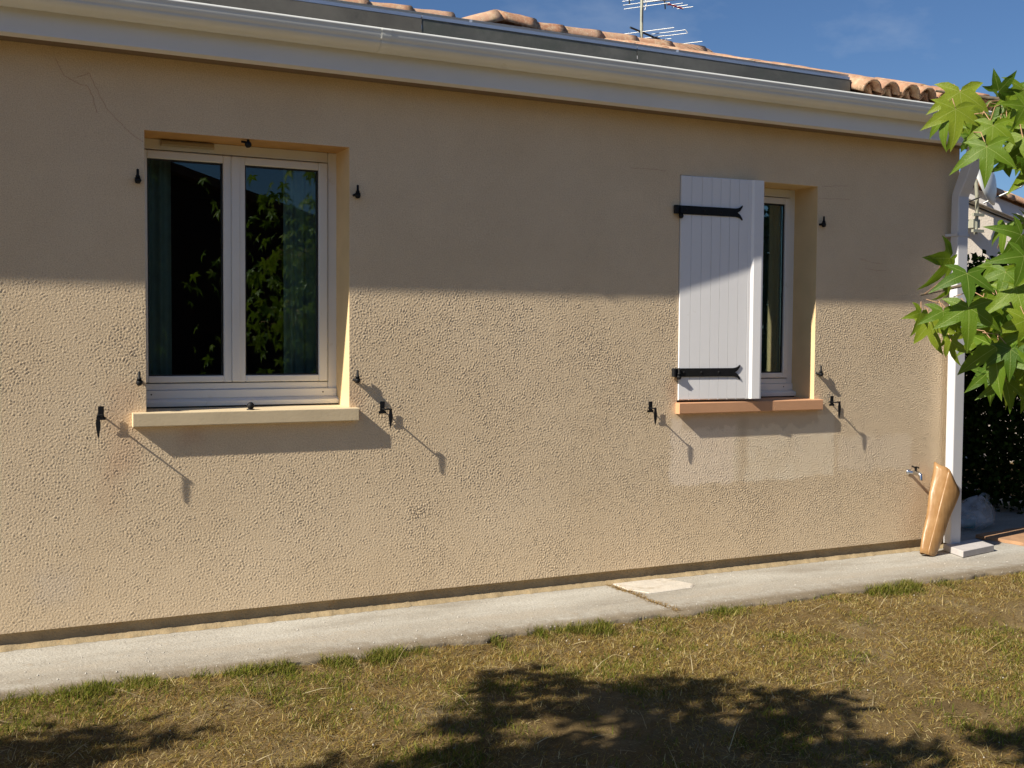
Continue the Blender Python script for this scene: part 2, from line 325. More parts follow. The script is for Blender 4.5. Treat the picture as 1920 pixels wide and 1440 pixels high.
def curtainmat(name, col):
    m, nt, p = newmat(name); nt.nodes.remove(p); out = nt.nodes['Material Output']
    d = N(nt, 'ShaderNodeBsdfDiffuse'); t = N(nt, 'ShaderNodeBsdfTranslucent')
    tc = N(nt, 'ShaderNodeTexCoord').outputs['Object']; n = N(nt, 'ShaderNodeTexNoise', Scale=25, Detail=3); nt.links.new(tc, n.inputs['Vector'])
    c = ramp(nt, n.outputs[0], [(.3, tuple(x*.85 for x in col)), (.7, col)]); nt.links.new(c, d.inputs[0]); nt.links.new(c, t.inputs[0])
    mx = N(nt, 'ShaderNodeMixShader'); mx.inputs[0].default_value = .3
    nt.links.new(d.outputs[0], mx.inputs[1]); nt.links.new(t.outputs[0], mx.inputs[2]); nt.links.new(mx.outputs[0], out.inputs[0]); return m
M['teal'] = curtainmat('teal_curtain_cloth', (.74, .78, .74)); M['voile'] = curtainmat('pale_curtain_cloth', (.34, .34, .31))
def amber():
    m, nt, p = newmat('amber_plastic_film'); tc = N(nt, 'ShaderNodeTexCoord').outputs['Object']
    n = N(nt, 'ShaderNodeTexNoise', Scale=14, Detail=5); nt.links.new(tc, n.inputs['Vector'])
    c = ramp(nt, n.outputs[0], [(.3, (.40, .21, .075)), (.7, (.52, .31, .14))]); nt.links.new(c, p.inputs['Base Color'])
    p.inputs['Roughness'].default_value = .38; p.inputs['Coat Weight'].default_value = .15; p.inputs['Coat Roughness'].default_value = .2
    t = N(nt, 'ShaderNodeBsdfTranslucent'); nt.links.new(c, t.inputs[0]); mx = N(nt, 'ShaderNodeMixShader'); mx.inputs[0].default_value = .25
    nt.links.new(p.outputs[0], mx.inputs[1]); nt.links.new(t.outputs[0], mx.inputs[2]); nt.links.new(mx.outputs[0], nt.nodes['Material Output'].inputs[0])
    st = N(nt, 'ShaderNodeMapping'); st.inputs['Scale'].default_value = (1, 1, .25); nt.links.new(tc, st.inputs[0])
    n2 = N(nt, 'ShaderNodeTexNoise', Scale=45, Detail=3); nt.links.new(st.outputs[0], n2.inputs['Vector'])
    b = N(nt, 'ShaderNodeBump', Strength=.7, Distance=.004); nt.links.new(n2.outputs[0], b.inputs['Height']); nt.links.new(b.outputs[0], p.inputs['Normal']); return m
M['amber'] = amber()
def bagm():
    m, nt, p = newmat('clear_white_bag_film'); p.inputs['Base Color'].default_value = (.62, .68, .72, 1); p.inputs['Roughness'].default_value = .3
    t = N(nt, 'ShaderNodeBsdfTransparent'); mx = N(nt, 'ShaderNodeMixShader')
    tc = N(nt, 'ShaderNodeTexCoord').outputs['Object']; n = N(nt, 'ShaderNodeTexNoise', Scale=13, Detail=2); nt.links.new(tc, n.inputs['Vector'])
    nt.links.new(maprange(nt, n.outputs[0],  .35, .7, .20, .50), mx.inputs[0]); nt.links.new(t.outputs[0], mx.inputs[1]); nt.links.new(p.outputs[0], mx.inputs[2]); nt.links.new(mx.outputs[0], nt.nodes['Material Output'].inputs[0])
    b = N(nt, 'ShaderNodeBump', Strength=.7, Distance=.004); nt.links.new(n.outputs[0], b.inputs['Height']); nt.links.new(b.outputs[0], p.inputs['Normal']); return m
M['bag'] = bagm()
M['board'] = simple('brown_clay_slab', (.42, .24, .13), .9, .15, 8, .003, 50, wear=((.30, .17, .10), 12, .56))
M['crack'] = simple('reddish_hairline_mark', (.58, .34, .22), .95)
M['tealpl'] = simple('teal_plastic', (.03, .25, .28), .4)

# ================================================================ GROUND
def sgrid(c0, c1, n, far):
    inner = list(np.linspace(c0, c1, n)); w = (c1-c0)/(n-1); lo, hi = [], []; a, s = c0, w*3
    while a > -far: a -= s; s *= 1.5; lo.append(a)
    a, s = c1, w*3
    while a < far: a += s; s *= 1.5; hi.append(a)
    return np.array(lo[::-1]+inner+hi)
gx = sgrid(-.6, 7.2, 330, 110); gy = sgrid(-3.2, -.5, 130, 110)
X, Y = np.meshgrid(gx, gy, indexing='ij')
def bumps(X, Y):
    z = np.zeros_like(X); rs = np.random.RandomState(3)
    for k, a in ((3, .010), (8, .007), (19, .004), (43, .0028), (85, .002)):
        for _ in range(4):
            t = rs.uniform(0, 6.28); ph = rs.uniform(0, 6.28); z += a/2*np.sin(k*(X*math.cos(t)+Y*math.sin(t))+ph+1.3*np.sin(k*.37*(X*math.sin(t)-Y*math.cos(t))+ph))
    return z
near = np.clip((8-np.abs(X-3))/3, 0, 1)*np.clip((6-np.abs(Y+1.5))/3, 0, 1)
EDGE = lambda x: -.635+.018*np.sin(x*3.1)+.012*np.sin(x*11+1)+.010*np.sin(x*23+2)+.006*np.sin(x*57)
Z = -.022+bumps(X, Y)*near*np.clip((-Y-.60)/.15, .15, 1)
Z = np.where((Y > -.56), -.05, Z)
me = bpy.data.meshes.new('lawn_ground'); nx, ny = X.shape
vv = np.stack([X, Y, Z], -1).reshape(-1, 3)
idx = np.arange(nx*ny).reshape(nx, ny); ff = np.stack([idx[:-1, :-1], idx[1:, :-1], idx[1:, 1:], idx[:-1, 1:]], -1).reshape(-1, 4)
def fastmesh(name, v, f, smooth=False):
    me = bpy.data.meshes.new(name); k = f.shape[1]
    me.vertices.add(len(v)); me.vertices.foreach_set('co', v.astype(np.float32).ravel())
    me.loops.add(f.size); me.loops.foreach_set('vertex_index', f.astype(np.int32).ravel())
    me.polygons.add(len(f)); me.polygons.foreach_set('loop_start', np.arange(0, f.size, k, dtype=np.int32))
    me.update(calc_edges=True)
    if smooth: me.polygons.foreach_set('use_smooth', np.ones(len(f), dtype=bool))
    return me
me = fastmesh('ground', vv, ff, True); me.materials.append(M['soil'])
link('ground', me, kind='structure')

# concrete strip along the wall: wavy outer edge, slightly worn
xs = np.linspace(-6.5, 6.05, 420); jx = 3.085
def strip(x0, x1, name):
    b = MB(); x = xs[(xs > x0+.005) & (xs < x1-.005)]; x = np.concatenate([[x0], x, [x1]])
    e = EDGE(x)-.004*np.random.RandomState(5).rand(len(x)); rows = []
    prof = [(0, -.055), (0, -.014), (.006, -.006), (.05, -.001), (.30, 0), (.52, .0), (.70, 0)]
    v = []
    for i, xx in enumerate(x):
        for d, z in prof: v.append((xx+0*d, e[i]+d, z))
    k = len(prof); f = [(i*k+j, (i+1)*k+j, (i+1)*k+j+1, i*k+j+1) for i in range(len(x)-1) for j in range(k-1)]
    b.add(v, f, True)
    for s in (0, len(x)-1): b.add([v[s*k+j] for j in range(k)]+[(x[s], e[s]+.7, -.055)], [tuple(range(k+1))])
    return b.build(name, M['concrete'], kind='structure')
strip(-6.5, jx, 'pavement'); strip(jx+.012, 6.05, 'pavement')
# yard beyond the corner of the house
b = MB(); b.add([(5.62, .063, -.004), (6.3, -.02, -.004), (7.6, .25, -.004), (9, 6, -.004), (5.62, 6, -.004)], [(0, 1, 2, 3, 4)])
b.build('yard', M['concrete'], kind='structure')
# loose mortar patch and dry moss in the joint
rp = random.Random(4); cn = [(3.112, -.004), (3.43, -.004), (3.50, -.20), (3.44, -.255), (3.17, -.27), (3.108, -.16)]; pts = []
for (xa, ya), (xb, yb) in zip(cn, cn[1:]+cn[:1]): pts += [(xa+(xb-xa)*t/6+rp.uniform(-.003, .003), min(-.003, ya+(yb-ya)*t/6+rp.uniform(-.003, .003))) for t in range(6)]
b = MB(); n = len(pts); b.add([(x, y, .001) for x, y in pts]+[(x*.97+.098, y*.94-.007, .0055) for x, y in pts], [tuple(range(n, 2*n))]+[(i, (i+1) % n, n+(i+1) % n, n+i) for i in range(n)])
b.build('mortar_patch', M['patch'], label='pale mortar patch on the concrete strip beside its joint', category='mortar patch')

# ================================================================ HOUSE
house = thing('house', 'low house with beige rough-rendered wall, white gutter and solar panels on its tiled roof', 'house')
WX0, WX1, WD = -6.0, 5.6, 5.4
A0, A1, AZ0, AZ1 = .758, 1.667, .966, 2.168
B0, B1, BZ0, BZ1 = 3.512, 4.470, .950, 2.1725
b = MB()
def wq(x0, x1, z0, z1): b.quad((x0, 0, z0), (x1, 0, z0), (x1, 0, z1), (x0, 0, z1))
ZT = 2.52; Z0 = .07
GXA = -.12
wq(WX0, GXA, Z0, ZT)
b.quad((WX0, 0, Z0), (WX1, 0, Z0), (WX1, .03, Z0), (WX0, .03, Z0))
b.quad((WX1, 0, Z0), (WX1, WD, Z0), (WX1, WD, ZT), (WX1, 0, ZT)); b.quad((WX0, WD, Z0), (WX0, 0, Z0), (WX0, 0, ZT), (WX0, WD, ZT)); b.quad((WX1, WD, Z0), (WX0, WD, Z0), (WX0, WD, ZT), (WX1, WD, ZT))
# gable triangles
b.add([(WX1, 0, ZT), (WX1, WD, ZT), (WX1, 2.7, 3.52)], [(0, 1, 2)]); b.add([(WX0, WD, ZT), (WX0, 0, ZT), (WX0, 2.7, 3.52)], [(0, 1, 2)])
wv = np.array(b.v, dtype=float); wall_me = b.mesh('wall', M['stucco'])
# the sprayed render is real relief where the wall is in view (height field with openings cut out)
def seg(br, step):
    out = [br[0]]
    for a_, c_ in zip(br, br[1:]): k = max(1, round((c_-a_)/step)); out += list(np.linspace(a_, c_, k+1)[1:])
    return np.array(out)
NX = 3030; NZ = 1300; SP = .0019
rs = np.random.RandomState(12); fx = np.fft.fftfreq(NX)[:, None]/SP; fz = np.fft.fftfreq(NZ)[None]/SP; fq = np.sqrt(fx**2+fz**2)
def band(l, w): F = np.fft.fft2(rs.normal(size=(NX, NZ)))*np.exp(-((fq*l-1)/w)**2); q_ = np.real(np.fft.ifft2(F)); return q_/q_.std()
HF = .95*band(.0120, .30)+.30*band(.019, .4); HF *= np.clip(1+.12*band(.06, .6), .6, 1.4); SCF = band(.03, .4); HF = np.where(HF > 0, HF*1.2, HF*.8)+.07*band(.20, .6)
HF *= .00040*(1+.17*np.arange(NX)[:, None]*SP)*(1+.10*band(.5, .6))
def sample(X_, Z_, HF=HF):
    i = np.clip(((X_-GXA)/SP), 0, NX-2); j = np.clip(((Z_-Z0)/SP), 0, NZ-2); i0_ = i.astype(int); j0_ = j.astype(int); u_ = i-i0_; w_ = j-j0_
    return HF[i0_, j0_]*(1-u_)*(1-w_)+HF[i0_+1, j0_]*u_*(1-w_)+HF[i0_, j0_+1]*(1-u_)*w_+HF[i0_+1, j0_+1]*u_*w_
def relief(zb, step):
    xs_ = seg([GXA, A0, A1, B0, B1, WX1], step); zs_ = seg(zb, step); X_, Z_ = np.meshgrid(xs_, zs_, indexing='ij')
    H_ = sample(X_, Z_)
    rep_ = np.clip((X_-3.47)/.02, 0, 1)*np.clip((4.63-X_)/.02, 0, 1)*np.clip((Z_-.5)/.02, 0, 1)*np.clip((.92-Z_)/.02, 0, 1); H_ *= 1-.22*rep_*(Z_ < .8)-.75*rep_*(Z_ >= .8)
    sc_ = np.exp(-(((X_-2.01)/.07)**2+((Z_-.46)/.05)**2)*1.5); H_ += sc_*(.0010*np.abs(sample(X_, Z_, SCF))+.8*H_)
    ex = np.zeros_like(X_, bool)
    for (a_, c_, d_, e_) in ((A0, A1, AZ0-.002, AZ1), (B0, B1, BZ0-.002, BZ1)): ex |= (X_ >= a_-1e-6) & (X_ <= c_+1e-6) & (Z_ >= d_-1e-6) & (Z_ <= e_+1e-6)
    ex[:, 0] |= zb[0] < .1; ex[0] = True; ex[-1] = True; H_ = np.where(ex, 0, H_)
    n_, m_ = X_.shape; id_ = np.arange(n_*m_).reshape(n_, m_)
    cx_ = (X_[:-1, :-1]+X_[1:, 1:])/2; cz_ = (Z_[:-1, :-1]+Z_[1:, 1:])/2; keep = np.ones_like(cx_, bool)
    for (a_, c_, d_, e_) in ((A0, A1, AZ0-.002, AZ1), (B0, B1, BZ0-.002, BZ1)): keep &= ~((cx_ > a_) & (cx_ < c_) & (cz_ > d_) & (cz_ < e_))
    f_ = np.stack([id_[:-1, :-1], id_[1:, :-1], id_[1:, 1:], id_[:-1, 1:]], -1)[keep]
    return np.stack([X_, -H_, Z_], -1).reshape(-1, 3), f_.reshape(-1, 4)
v1_, f1_ = relief([Z0, BZ0-.002, AZ0-.002, 1.62], .0040); v2_, f2_ = relief([1.62, AZ1, BZ1, ZT], .0050)
wme = fastmesh('wall', np.concatenate([v1_, v2_]), np.concatenate([f1_, f2_+len(v1_)]), True); wme.materials.append(M['stucco2'])
link('wall', wme, house); link('wall', wall_me, house)
# plinth set back below the render, with a ragged foot
b = MB(); rs = random.Random(2); n = 500; v = []
for i in range(n+1):
    x = WX0+.01+(WX1-.02-WX0)*i/n; j = rs.uniform(0, 1)
    v += [(x, .022, Z0), (x, .020, .022), (x, .004-.014*j*j, .008+.006*j), (x, -.006-.016*j, .0005)]
b.add(v, [(i*4+j, (i+1)*4+j, (i+1)*4+j+1, i*4+j+1)[::-1] for i in range(n) for j in range(3)], True)
b.box(WX1-.03, WX1-.01, .02, WD, 0, Z0)
b.build('plinth', M['plinth'], house)
# inner leaf, floor, ceiling of the rooms
b = MB()
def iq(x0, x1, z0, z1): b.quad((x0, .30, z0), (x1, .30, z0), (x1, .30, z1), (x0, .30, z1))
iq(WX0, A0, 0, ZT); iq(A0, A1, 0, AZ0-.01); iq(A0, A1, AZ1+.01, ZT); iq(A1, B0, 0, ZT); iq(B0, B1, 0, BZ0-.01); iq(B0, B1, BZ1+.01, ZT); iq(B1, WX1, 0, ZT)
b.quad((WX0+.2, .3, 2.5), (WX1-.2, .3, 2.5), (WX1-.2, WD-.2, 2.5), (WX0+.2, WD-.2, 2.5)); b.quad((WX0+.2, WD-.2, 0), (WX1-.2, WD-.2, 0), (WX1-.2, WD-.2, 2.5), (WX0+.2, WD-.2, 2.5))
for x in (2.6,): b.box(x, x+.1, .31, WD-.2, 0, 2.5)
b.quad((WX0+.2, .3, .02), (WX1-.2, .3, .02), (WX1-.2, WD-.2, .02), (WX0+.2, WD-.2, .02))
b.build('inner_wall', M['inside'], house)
# eave: fascia, soffit, gutter
GX1 = 5.74
b = MB(); b.extr([(-.170, 2.472), (-.170, 2.60), (-.152, 2.60), (-.152, 2.482), (-.10, 2.482), (-.10, 2.472)], WX0-.1, GX1-.02); b.build('fascia_board', M['fascia'], house)
b = MB(); b.box(WX0-.1, GX1-.03, -.0995, -.003, 2.476, 2.484); b.build('soffit_board', M['under'], house)
gp = [(-.276, 2.650), (-.284, 2.6525), (-.290, 2.649), (-.2905, 2.642), (-.287, 2.636), (-.2865, 2.628), (-.284, 2.612), (-.279, 2.602), (-.275, 2.598), (-.2765, 2.593), (-.274, 2.588),
      (-.262, 2.576), (-.246, 2.566), (-.228, 2.561), (-.205, 2.560), (-.188, 2.564), (-.176, 2.575), (-.172, 2.60), (-.172, 2.655)]
gi = [(y+.003 if i < 11 else (y if i < 15 else y-.003), z+(.003 if i > 9 else 0)) for i, (y, z) in enumerate(gp)]
b = MB(); b.extr(gp+gi[::-1][:-1], WX0-.1, GX1, 1, True)
b.add([(GX1, y, z) for y, z in gp], [tuple(range(len(gp)))]); b.build('gutter', M['gutter'], house)
for gxj in (-2.3, 1.72, 5.1):
    b = MB(); gj = [(y-.0025, z-.0012) for y, z in gp[:17]]; b.extr(gj+[(y+.002, z+.001) for y, z in gj[::-1]], gxj, gxj+.045, 1, True); b.build('gutter_joint', M['gutter'], house)
# downpipe and swan neck
dp = MB()
def rect(cx, cy, z, w, d): return [(cx-w/2, cy-d/2, z), (cx+w/2, cy-d/2, z), (cx+w/2, cy+d/2, z), (cx-w/2, cy+d/2, z)]
sec = [rect(5.545, -.062, .041, .088, .060), rect(5.545, -.062, 2.17, .088, .060)]
for k in range(1, 11):
    t = k/10; sec.append([(x, y-.175*(3*t*t-2*t*t*t), z+0) for x, y, z in rect(5.545, -.062, 2.17+.42*(t-.10*math.sin(t*math.pi*2)), .088, .060+.015*math.sin(t*math.pi))])
v = [p for s_ in sec for p in s_]
dp.add(v, [(i*4+j, i*4+(j+1) % 4, (i+1)*4+(j+1) % 4, (i+1)*4+j) for i in range(len(sec)-1) for j in range(4)])
o = dp.build('downpipe', M['pipe'], house, bevel=.007)
for z in (1.93,):
    c = MB(); c.box(5.4965, 5.5935, -.0945, -.0925, z, z+.016); c.box(5.491, 5.4995, -.0945, -.002, z, z+.016); c.box(5.5905, 5.598, -.0945, -.002, z, z+.016); c.build('pipe_clip', M['pipe'], o)

# roof
SL = .305; EY, EZ = -.12, 2.772; RY = 2.72; RZ = EZ+SL*(RY-EY)
b = MB(); XE = 5.72
b.quad((WX0-.15, -.165, 2.652), (XE, -.165, 2.652), (XE, RY, RZ-.10), (WX0-.15, RY, RZ-.10)); b.quad((XE, RY, RZ-.10), (XE, WD+.3, RZ-.1-.3*(WD+.3-RY)), (WX0-.15, WD+.3, RZ-.1-.3*(WD+.3-RY)), (WX0-.15, RY, RZ-.10))
b.quad((WX0-.15, -.16, 2.60), (XE, -.16, 2.60), (XE, 0, 2.60), (WX0-.15, 0, 2.60)); b.box(XE-.02, XE, -.15, .0, 2.59, 2.66)
roof = b.build('roof', M['wood'], house)
PX1 = 4.585
for x0, x1, m in ((PX1-2.61-1.18*2, PX1-2.61-1.18, 'zinc2'), (PX1-2.61-1.18, PX1-2.61, 'zinc2'), (PX1-2.61, PX1-1.43, 'zinc'), (PX1-1.43, PX1, 'zinc'), (PX1-2.61-1.18*3, PX1-2.61-1.18*2, 'zinc'), (PX1-2.61-1.18*4, PX1-2.61-1.18*3, 'zinc2')):
    k = MB(); dy = rs.uniform(-.0025, .0025)
    k.add([(x0+.001, -.128+dy, 2.655), (x1-.001, -.128+dy, 2.655), (x1-.001, -.118+dy, 2.766), (x0+.001, -.118+dy, 2.766), (x1-.001, .08, 2.766+.05), (x0+.001, .08, 2.766+.05)], [(0, 1, 2, 3), (3, 2, 4, 5)])
    if x1 == PX1: k.add([(x1-.001, -.128+dy, 2.655), (x1-.001, .2, 2.655), (x1-.001, .2, 2.86), (x1-.001, -.118+dy, 2.766)], [(0, 1, 2, 3)])
    k.build('eave_flashing', M[m], roof)
    k = MB(); k.box(x0+.003, x1-.003, -.120, -.102, 2.7665, 2.781); k.build('edge_rail', M['alu'], roof)
# solar panels: 3 rows x 7
panel = None; pang = math.atan(SL)
for r_ in range(2):
    for c_ in range(7):
        x1 = PX1-.004-c_*1.18; y0 = EY+.012+r_*1.36; z0 = EZ+SL*(y0-EY)+.006
        if panel is None:
            k = MB(); w_, h_ = 1.165, 1.40
            for q in ((0, w_, 0, .03), (0, w_, h_-.03, h_), (0, .03, .0302, h_-.0302), (w_-.03, w_, .0302, h_-.0302)): k.box(q[0], q[1], q[2], q[3], -.02, .014)
            g = MB(); g.box(.0302, w_-.0302, .0302, h_-.0302, -.012, .009)
            fr_me = k.mesh('solar_panel', M['alu']); gl_me = g.mesh('panel_glass', M['panel']); panel = 1
        # panel lies in the roof plane: the mesh is rotated about x
        o = link('solar_panel', fr_me, roof); o.location = (x1-1.165, y0, z0); o.rotation_euler[0] = pang
        # glass stays on the panel's own level: joined under the roof part as its sibling
        q = link('panel_glass', gl_me, roof); q.location = o.location; q.rotation_euler[0] = pang
# clay tiles
def tile_mesh(name, r0, r1, L, th, inv=False, n=10, arc=math.pi, rough=.0015, seed=0):
    rr = random.Random(seed); b = MB(); v = []; cols = 5
    for s_ in (0, 1):
        for i in range(cols+1):
            t = i/cols; r = r0+(r1-r0)*t-(th if s_ else 0)
            for j in range(n+1):
                a = (math.pi-arc)/2+arc*j/n; q = r+rr.uniform(-rough, rough)
                v.append((-math.cos(a)*q, L*t, (math.sin(a)*q)*(-1 if inv else 1)))
    K = n+1; off = (cols+1)*K; f = []
    for i in range(cols):
        for j in range(n):
            a = i*K+j; f.append((a, a+1, a+K+1, a+K)); f.append((off+a, off+a+K, off+a+K+1, off+a+1))
    for j in range(n): f.append((j, off+j, off+j+1, j+1)); a = cols*K+j; f.append((a, a+1, off+a+1, off+a))
    for i in range(cols):
        a = i*K; f.append((a, a+K, off+a+K, off+a)); a = i*K+n; f.append((a, off+a, off+a+K, a+K))
    return b.add(v, f, True).mesh(name, M['tile'])
tmA = [tile_mesh('roof_tile', .071, .058, .42, .012, seed=s_) for s_ in range(3)]
tmC = tile_mesh('roof_tile', .066, .055, .42, .011, inv=True, seed=9)
ra = random.Random(8); tang = math.atan(.31)
for r_ in range(8):
    y0 = -.205+r_*.345; z0 = 2.685+.31*(y0+.205)
    for c_ in range(8):
        x = 4.665+c_*.147
        o = link('roof_tile', tmA[ra.randrange(3)], roof); o.location = (x+ra.uniform(-.004, .004), y0+ra.uniform(-.012, .012), z0+.008+ra.uniform(-.003, .004)); o.rotation_euler = (tang+.03, ra.uniform(-.05, .05), ra.uniform(-.03, .03))
        if r_ < 8:
            o = link('roof_tile', tmC, roof); o.location = (x+.0735, y0+.02, z0+.050); o.rotation_euler = (tang+.02, 0, 0)
# ridge
rm = [tile_mesh('ridge_tile', .104, .086, .38, .015, rough=.002, seed=20+s_) for s_ in range(3)]
def ridge(x, z, L=1, tilt=0, ya=0, sc=1):
    o = link('ridge_tile', rm[ra.randrange(3)], roof); o.location = (x, RY+ra.uniform(-.006, .006), z); o.rotation_euler = (tilt+ra.uniform(-.006, .006), 0, math.pi/2+ya); o.scale = (sc, L, sc)
# x runs along -local y after the turn: wide mouth to the right
x = 3.36
while x > -1.2:
    ridge(x, RZ-.038-.006+ra.uniform(-.005, .005), 1.0, .0, 0, .92); x -= .33
x = 5.62
for i in range(5):
    ridge(x, RZ-.024+ra.uniform(-.003, .003), .98, .012); x -= .335
ridge(3.74, RZ+.020, .95, -.30, .0, 1.0); ridge(4.03, RZ-.010, .85, .13, .0, 1.04)
# end mortar / lichen-grown end tile
b = MB(); v = []; nn = 10
for i in range(7):
    t = i/6; rr_ = .098*math.cos(t*1.35)+.004
    for j in range(nn+1):
        a = math.pi*j/nn; v.append((5.62+.14*math.sin(t*1.5), RY-math.cos(a)*rr_, RZ-.032+math.sin(a)*rr_*(1-.25*t)))
b.add(v, [(i*(nn+1)+j, (i+1)*(nn+1)+j, (i+1)*(nn+1)+j+1, i*(nn+1)+j+1) for i in range(6) for j in range(nn)], True); b.build('ridge_tile', M['tile'], roof)

# ---------------------------------------------------------------- windows
def window(x0, x1, z0, z1, yf, sx, cl, label):
    """frame with two sashes; sx = (left sash x0, left glass x0, left glass x1, left sash x1, right sash x0, right glass x0, right glass x1, right sash x1)"""
    a0, g0, g1, a1, b0, h0, h1, b1 = sx; y = yf
    ztop = z1-.052; zbot = z0+.118
    f = MB()
    f.box(x0-.05, a0-.003, y, y+.07, z0+.002, z1-.0); f.box(b1+.004, x1+.05, y, y+.07, z0+.002, z1)
    f.box(a0-.002, b1+.003, y, y+.07, ztop+.004, z1)
    f.box(a0-.002, b1+.003, y, y+.07, zbot-.034, zbot-.004)
    w = f.build('window', M['pvc'], house, bevel=.004, label=label)
    q = MB(); q.box(x0+.001, x1-.001, y-.012, y+.06, z0+.046, zbot-.0345); q.build('bottom_rail', M['pvc'], w, bevel=.003)
    q = MB(); q.extr([(y-.040, z0+.012), (y-.042, z0+.034), (y-.012, z0+.0455), (y+.05, z0+.0455), (y+.05, z0+.012)], x0+.001, x1-.001); q.build('weather_bar', M['pvc'], w, bevel=.002)
    q = MB(); q.box(x0+.001, x1-.001, y-.028, y+.05, z0-.001, z0+.0115); q.build('seal', M['rubber'], w)
    for xx in (x0+.05, x1-.07):
        q = MB(); q.tube([(xx, y-.0135, z0+.066), (xx, y-.011, z0+.066)], .0035, 8); q.build('drain_hole', M['rubber'], w)
    for (s0, s1, c0, c1) in ((a0, a1, g0, g1), (b0, b1, h0, h1)):
        q = MB(); e = .010
        zt, zb = ztop, zbot; gt, gb = ztop-.036, zbot+.030
        q.box(s0, c0, y-.010, y+.05, zb, zt); q.box(c1, s1, y-.010, y+.05, zb, zt)
        q.box(c0-.0005, c1+.0005, y-.0099, y+.05, gt, zt-.0003); q.box(c0-.0005, c1+.0005, y-.0099, y+.05, zb+.0003, gb)
        q.build('sash', M['pvc'], w, bevel=.005)
        q = MB()
        for bx in ((c0, c0+.006, gb, gt), (c1-.006, c1, gb, gt), (c0+.006, c1-.006, gt-.006, gt), (c0+.006, c1-.006, gb, gb+.006)): q.box(bx[0], bx[1], y+.001, y+.012, bx[2], bx[3])
        q.build('glazing_bead', M['rubber'], w)
        q = MB(); q.box(c0+.004, c1-.004, y+.012, y+.016, gb+.004, gt-.004); q.build('pane', M['glass'], w)
    q = MB(); q.box(a1+.0005, b0-.0005, y+.004, y+.012, zbot, ztop); q.build('seal', M['rubber'], w)
    return w
wA = window(A0, A1, AZ0, AZ1, .195, (.758, .797, 1.130, 1.168, 1.170, 1.204+.026, 1.578, 1.622), 0, 'left window with teal curtains behind its panes')
# meeting stile cover
q = MB(); q.box(1.166, 1.204, .178, .186, AZ0+.122, AZ1-.056); q.build('meeting_stile', M['pvc'], wA, bevel=.003)
q = MB(); q.box(.855, 1.09, .180, .194, 2.137, 2.163); q.extr([(.168, 2.141), (.172, 2.158), (.1795, 2.160), (.1795, 2.140)], .86, 1.085); q.build('trickle_vent', M['vent'], wA, bevel=.003)
wB = window(B0, B1, BZ0, BZ1, .195, (3.565, 3.605, 3.955, 3.995, 3.999, 4.04, 4.395, 4.430), 0, 'second window half hidden by its white shutter')
for (x0, x1, z0, z1, nm) in ((A0, A1, AZ0, AZ1, 'A'), (B0, B1, BZ0, BZ1, 'B')):
    q = MB(); q.quad((x0, 0, z0), (x0, .30, z0), (x0, .30, z1), (x0, 0, z1)); q.build('reveal', M['reveal'], house); q = MB(); q.quad((x1, .30, z0), (x1, 0, z0), (x1, 0, z1), (x1, .30, z1)); q.build('reveal', M['reveal'], house)
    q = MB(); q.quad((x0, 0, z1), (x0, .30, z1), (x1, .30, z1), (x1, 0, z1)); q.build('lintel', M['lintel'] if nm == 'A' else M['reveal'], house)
# sills
def sill(x0, x1, xa, xb, zt, zb, m, label):
    q = MB(); pr = [(.0, zb), (-.040, zb), (-.040, zt-.004), (-.036, zt)]
    q.extr([(.001, zb), (-.037, zb), (-.037, zt), (.001, zt+.0015)], x0, x1)
    o = q.build('window_sill', m, house, bevel=.004, label=label)
    q = MB(); q.add([(xa+.001, .0015, zt+.0012), (xb-.001, .0015, zt+.0012), (xb-.001, .22, zt+.007), (xa+.001, .22, zt+.007)], [(0, 1, 2, 3)]); q.build('sill_bed', m, o)
sill(.699, 1.701, A0, A1, .966, .906, M['sillA'], 'cream sill under the left window'); sill(3.505, 4.506, B0, B1, .950, .891, M['sillB'], 'terracotta-coloured sill under the second window')
# stop knobs of the shutters
q = MB(); q.ball((1.205, .022, 2.147), .0155, 12, 8); q.tube([(1.175, .028, 2.158), (1.205, .024, 2.155)], .005, 6); q.tube([(1.205, .022, 2.147), (1.205, .022, 2.168)], .006, 8); q.build('shutter_stop', M['iron'], house)
q = MB(); q.ball((1.206, -.004, .985), .0165, 12, 8); q.lathe([(.018, 0), (.018, .004), (0, .006)], (1.206, -.004, .967)); q.build('shutter_stop', M['iron'], house)
# hinge pintles
def pintle(x, z, d):
    q = MB(); y = -.022 
    q.tube([(x+d*.012, 0, z-.012), (x+d*.010, -.015, z-.012), (x, y, z-.012)], .0065, 8); q.lathe([(0, -.015), (.009, -.013), (.0125, -.006), (.0135, 0), (.0125, .006), (.008, .012), (0, .013)], (x, y, z-.014), 12)
    q.lathe([(0, .0), (.010, .0), (.009, .010), (.006, .012), (.0055, .036), (0, .039)], (x, y, z-.004), 10)
    q.lathe([(0, 0), (.016, 0), (.014, .0)], (x, y, z-.004)); q.build('hinge_pintle', M['iron'], house)
for x, z, d in ((.727, 1.965, 1), (1.700, 1.962, -1), (.727, 1.110, 1), (1.700, 1.108, -1), (4.500, 1.968, -1), (4.500, 1.110, -1), (3.508, 1.966, 1), (3.508, 1.104, 1)): pintle(x, z, d)
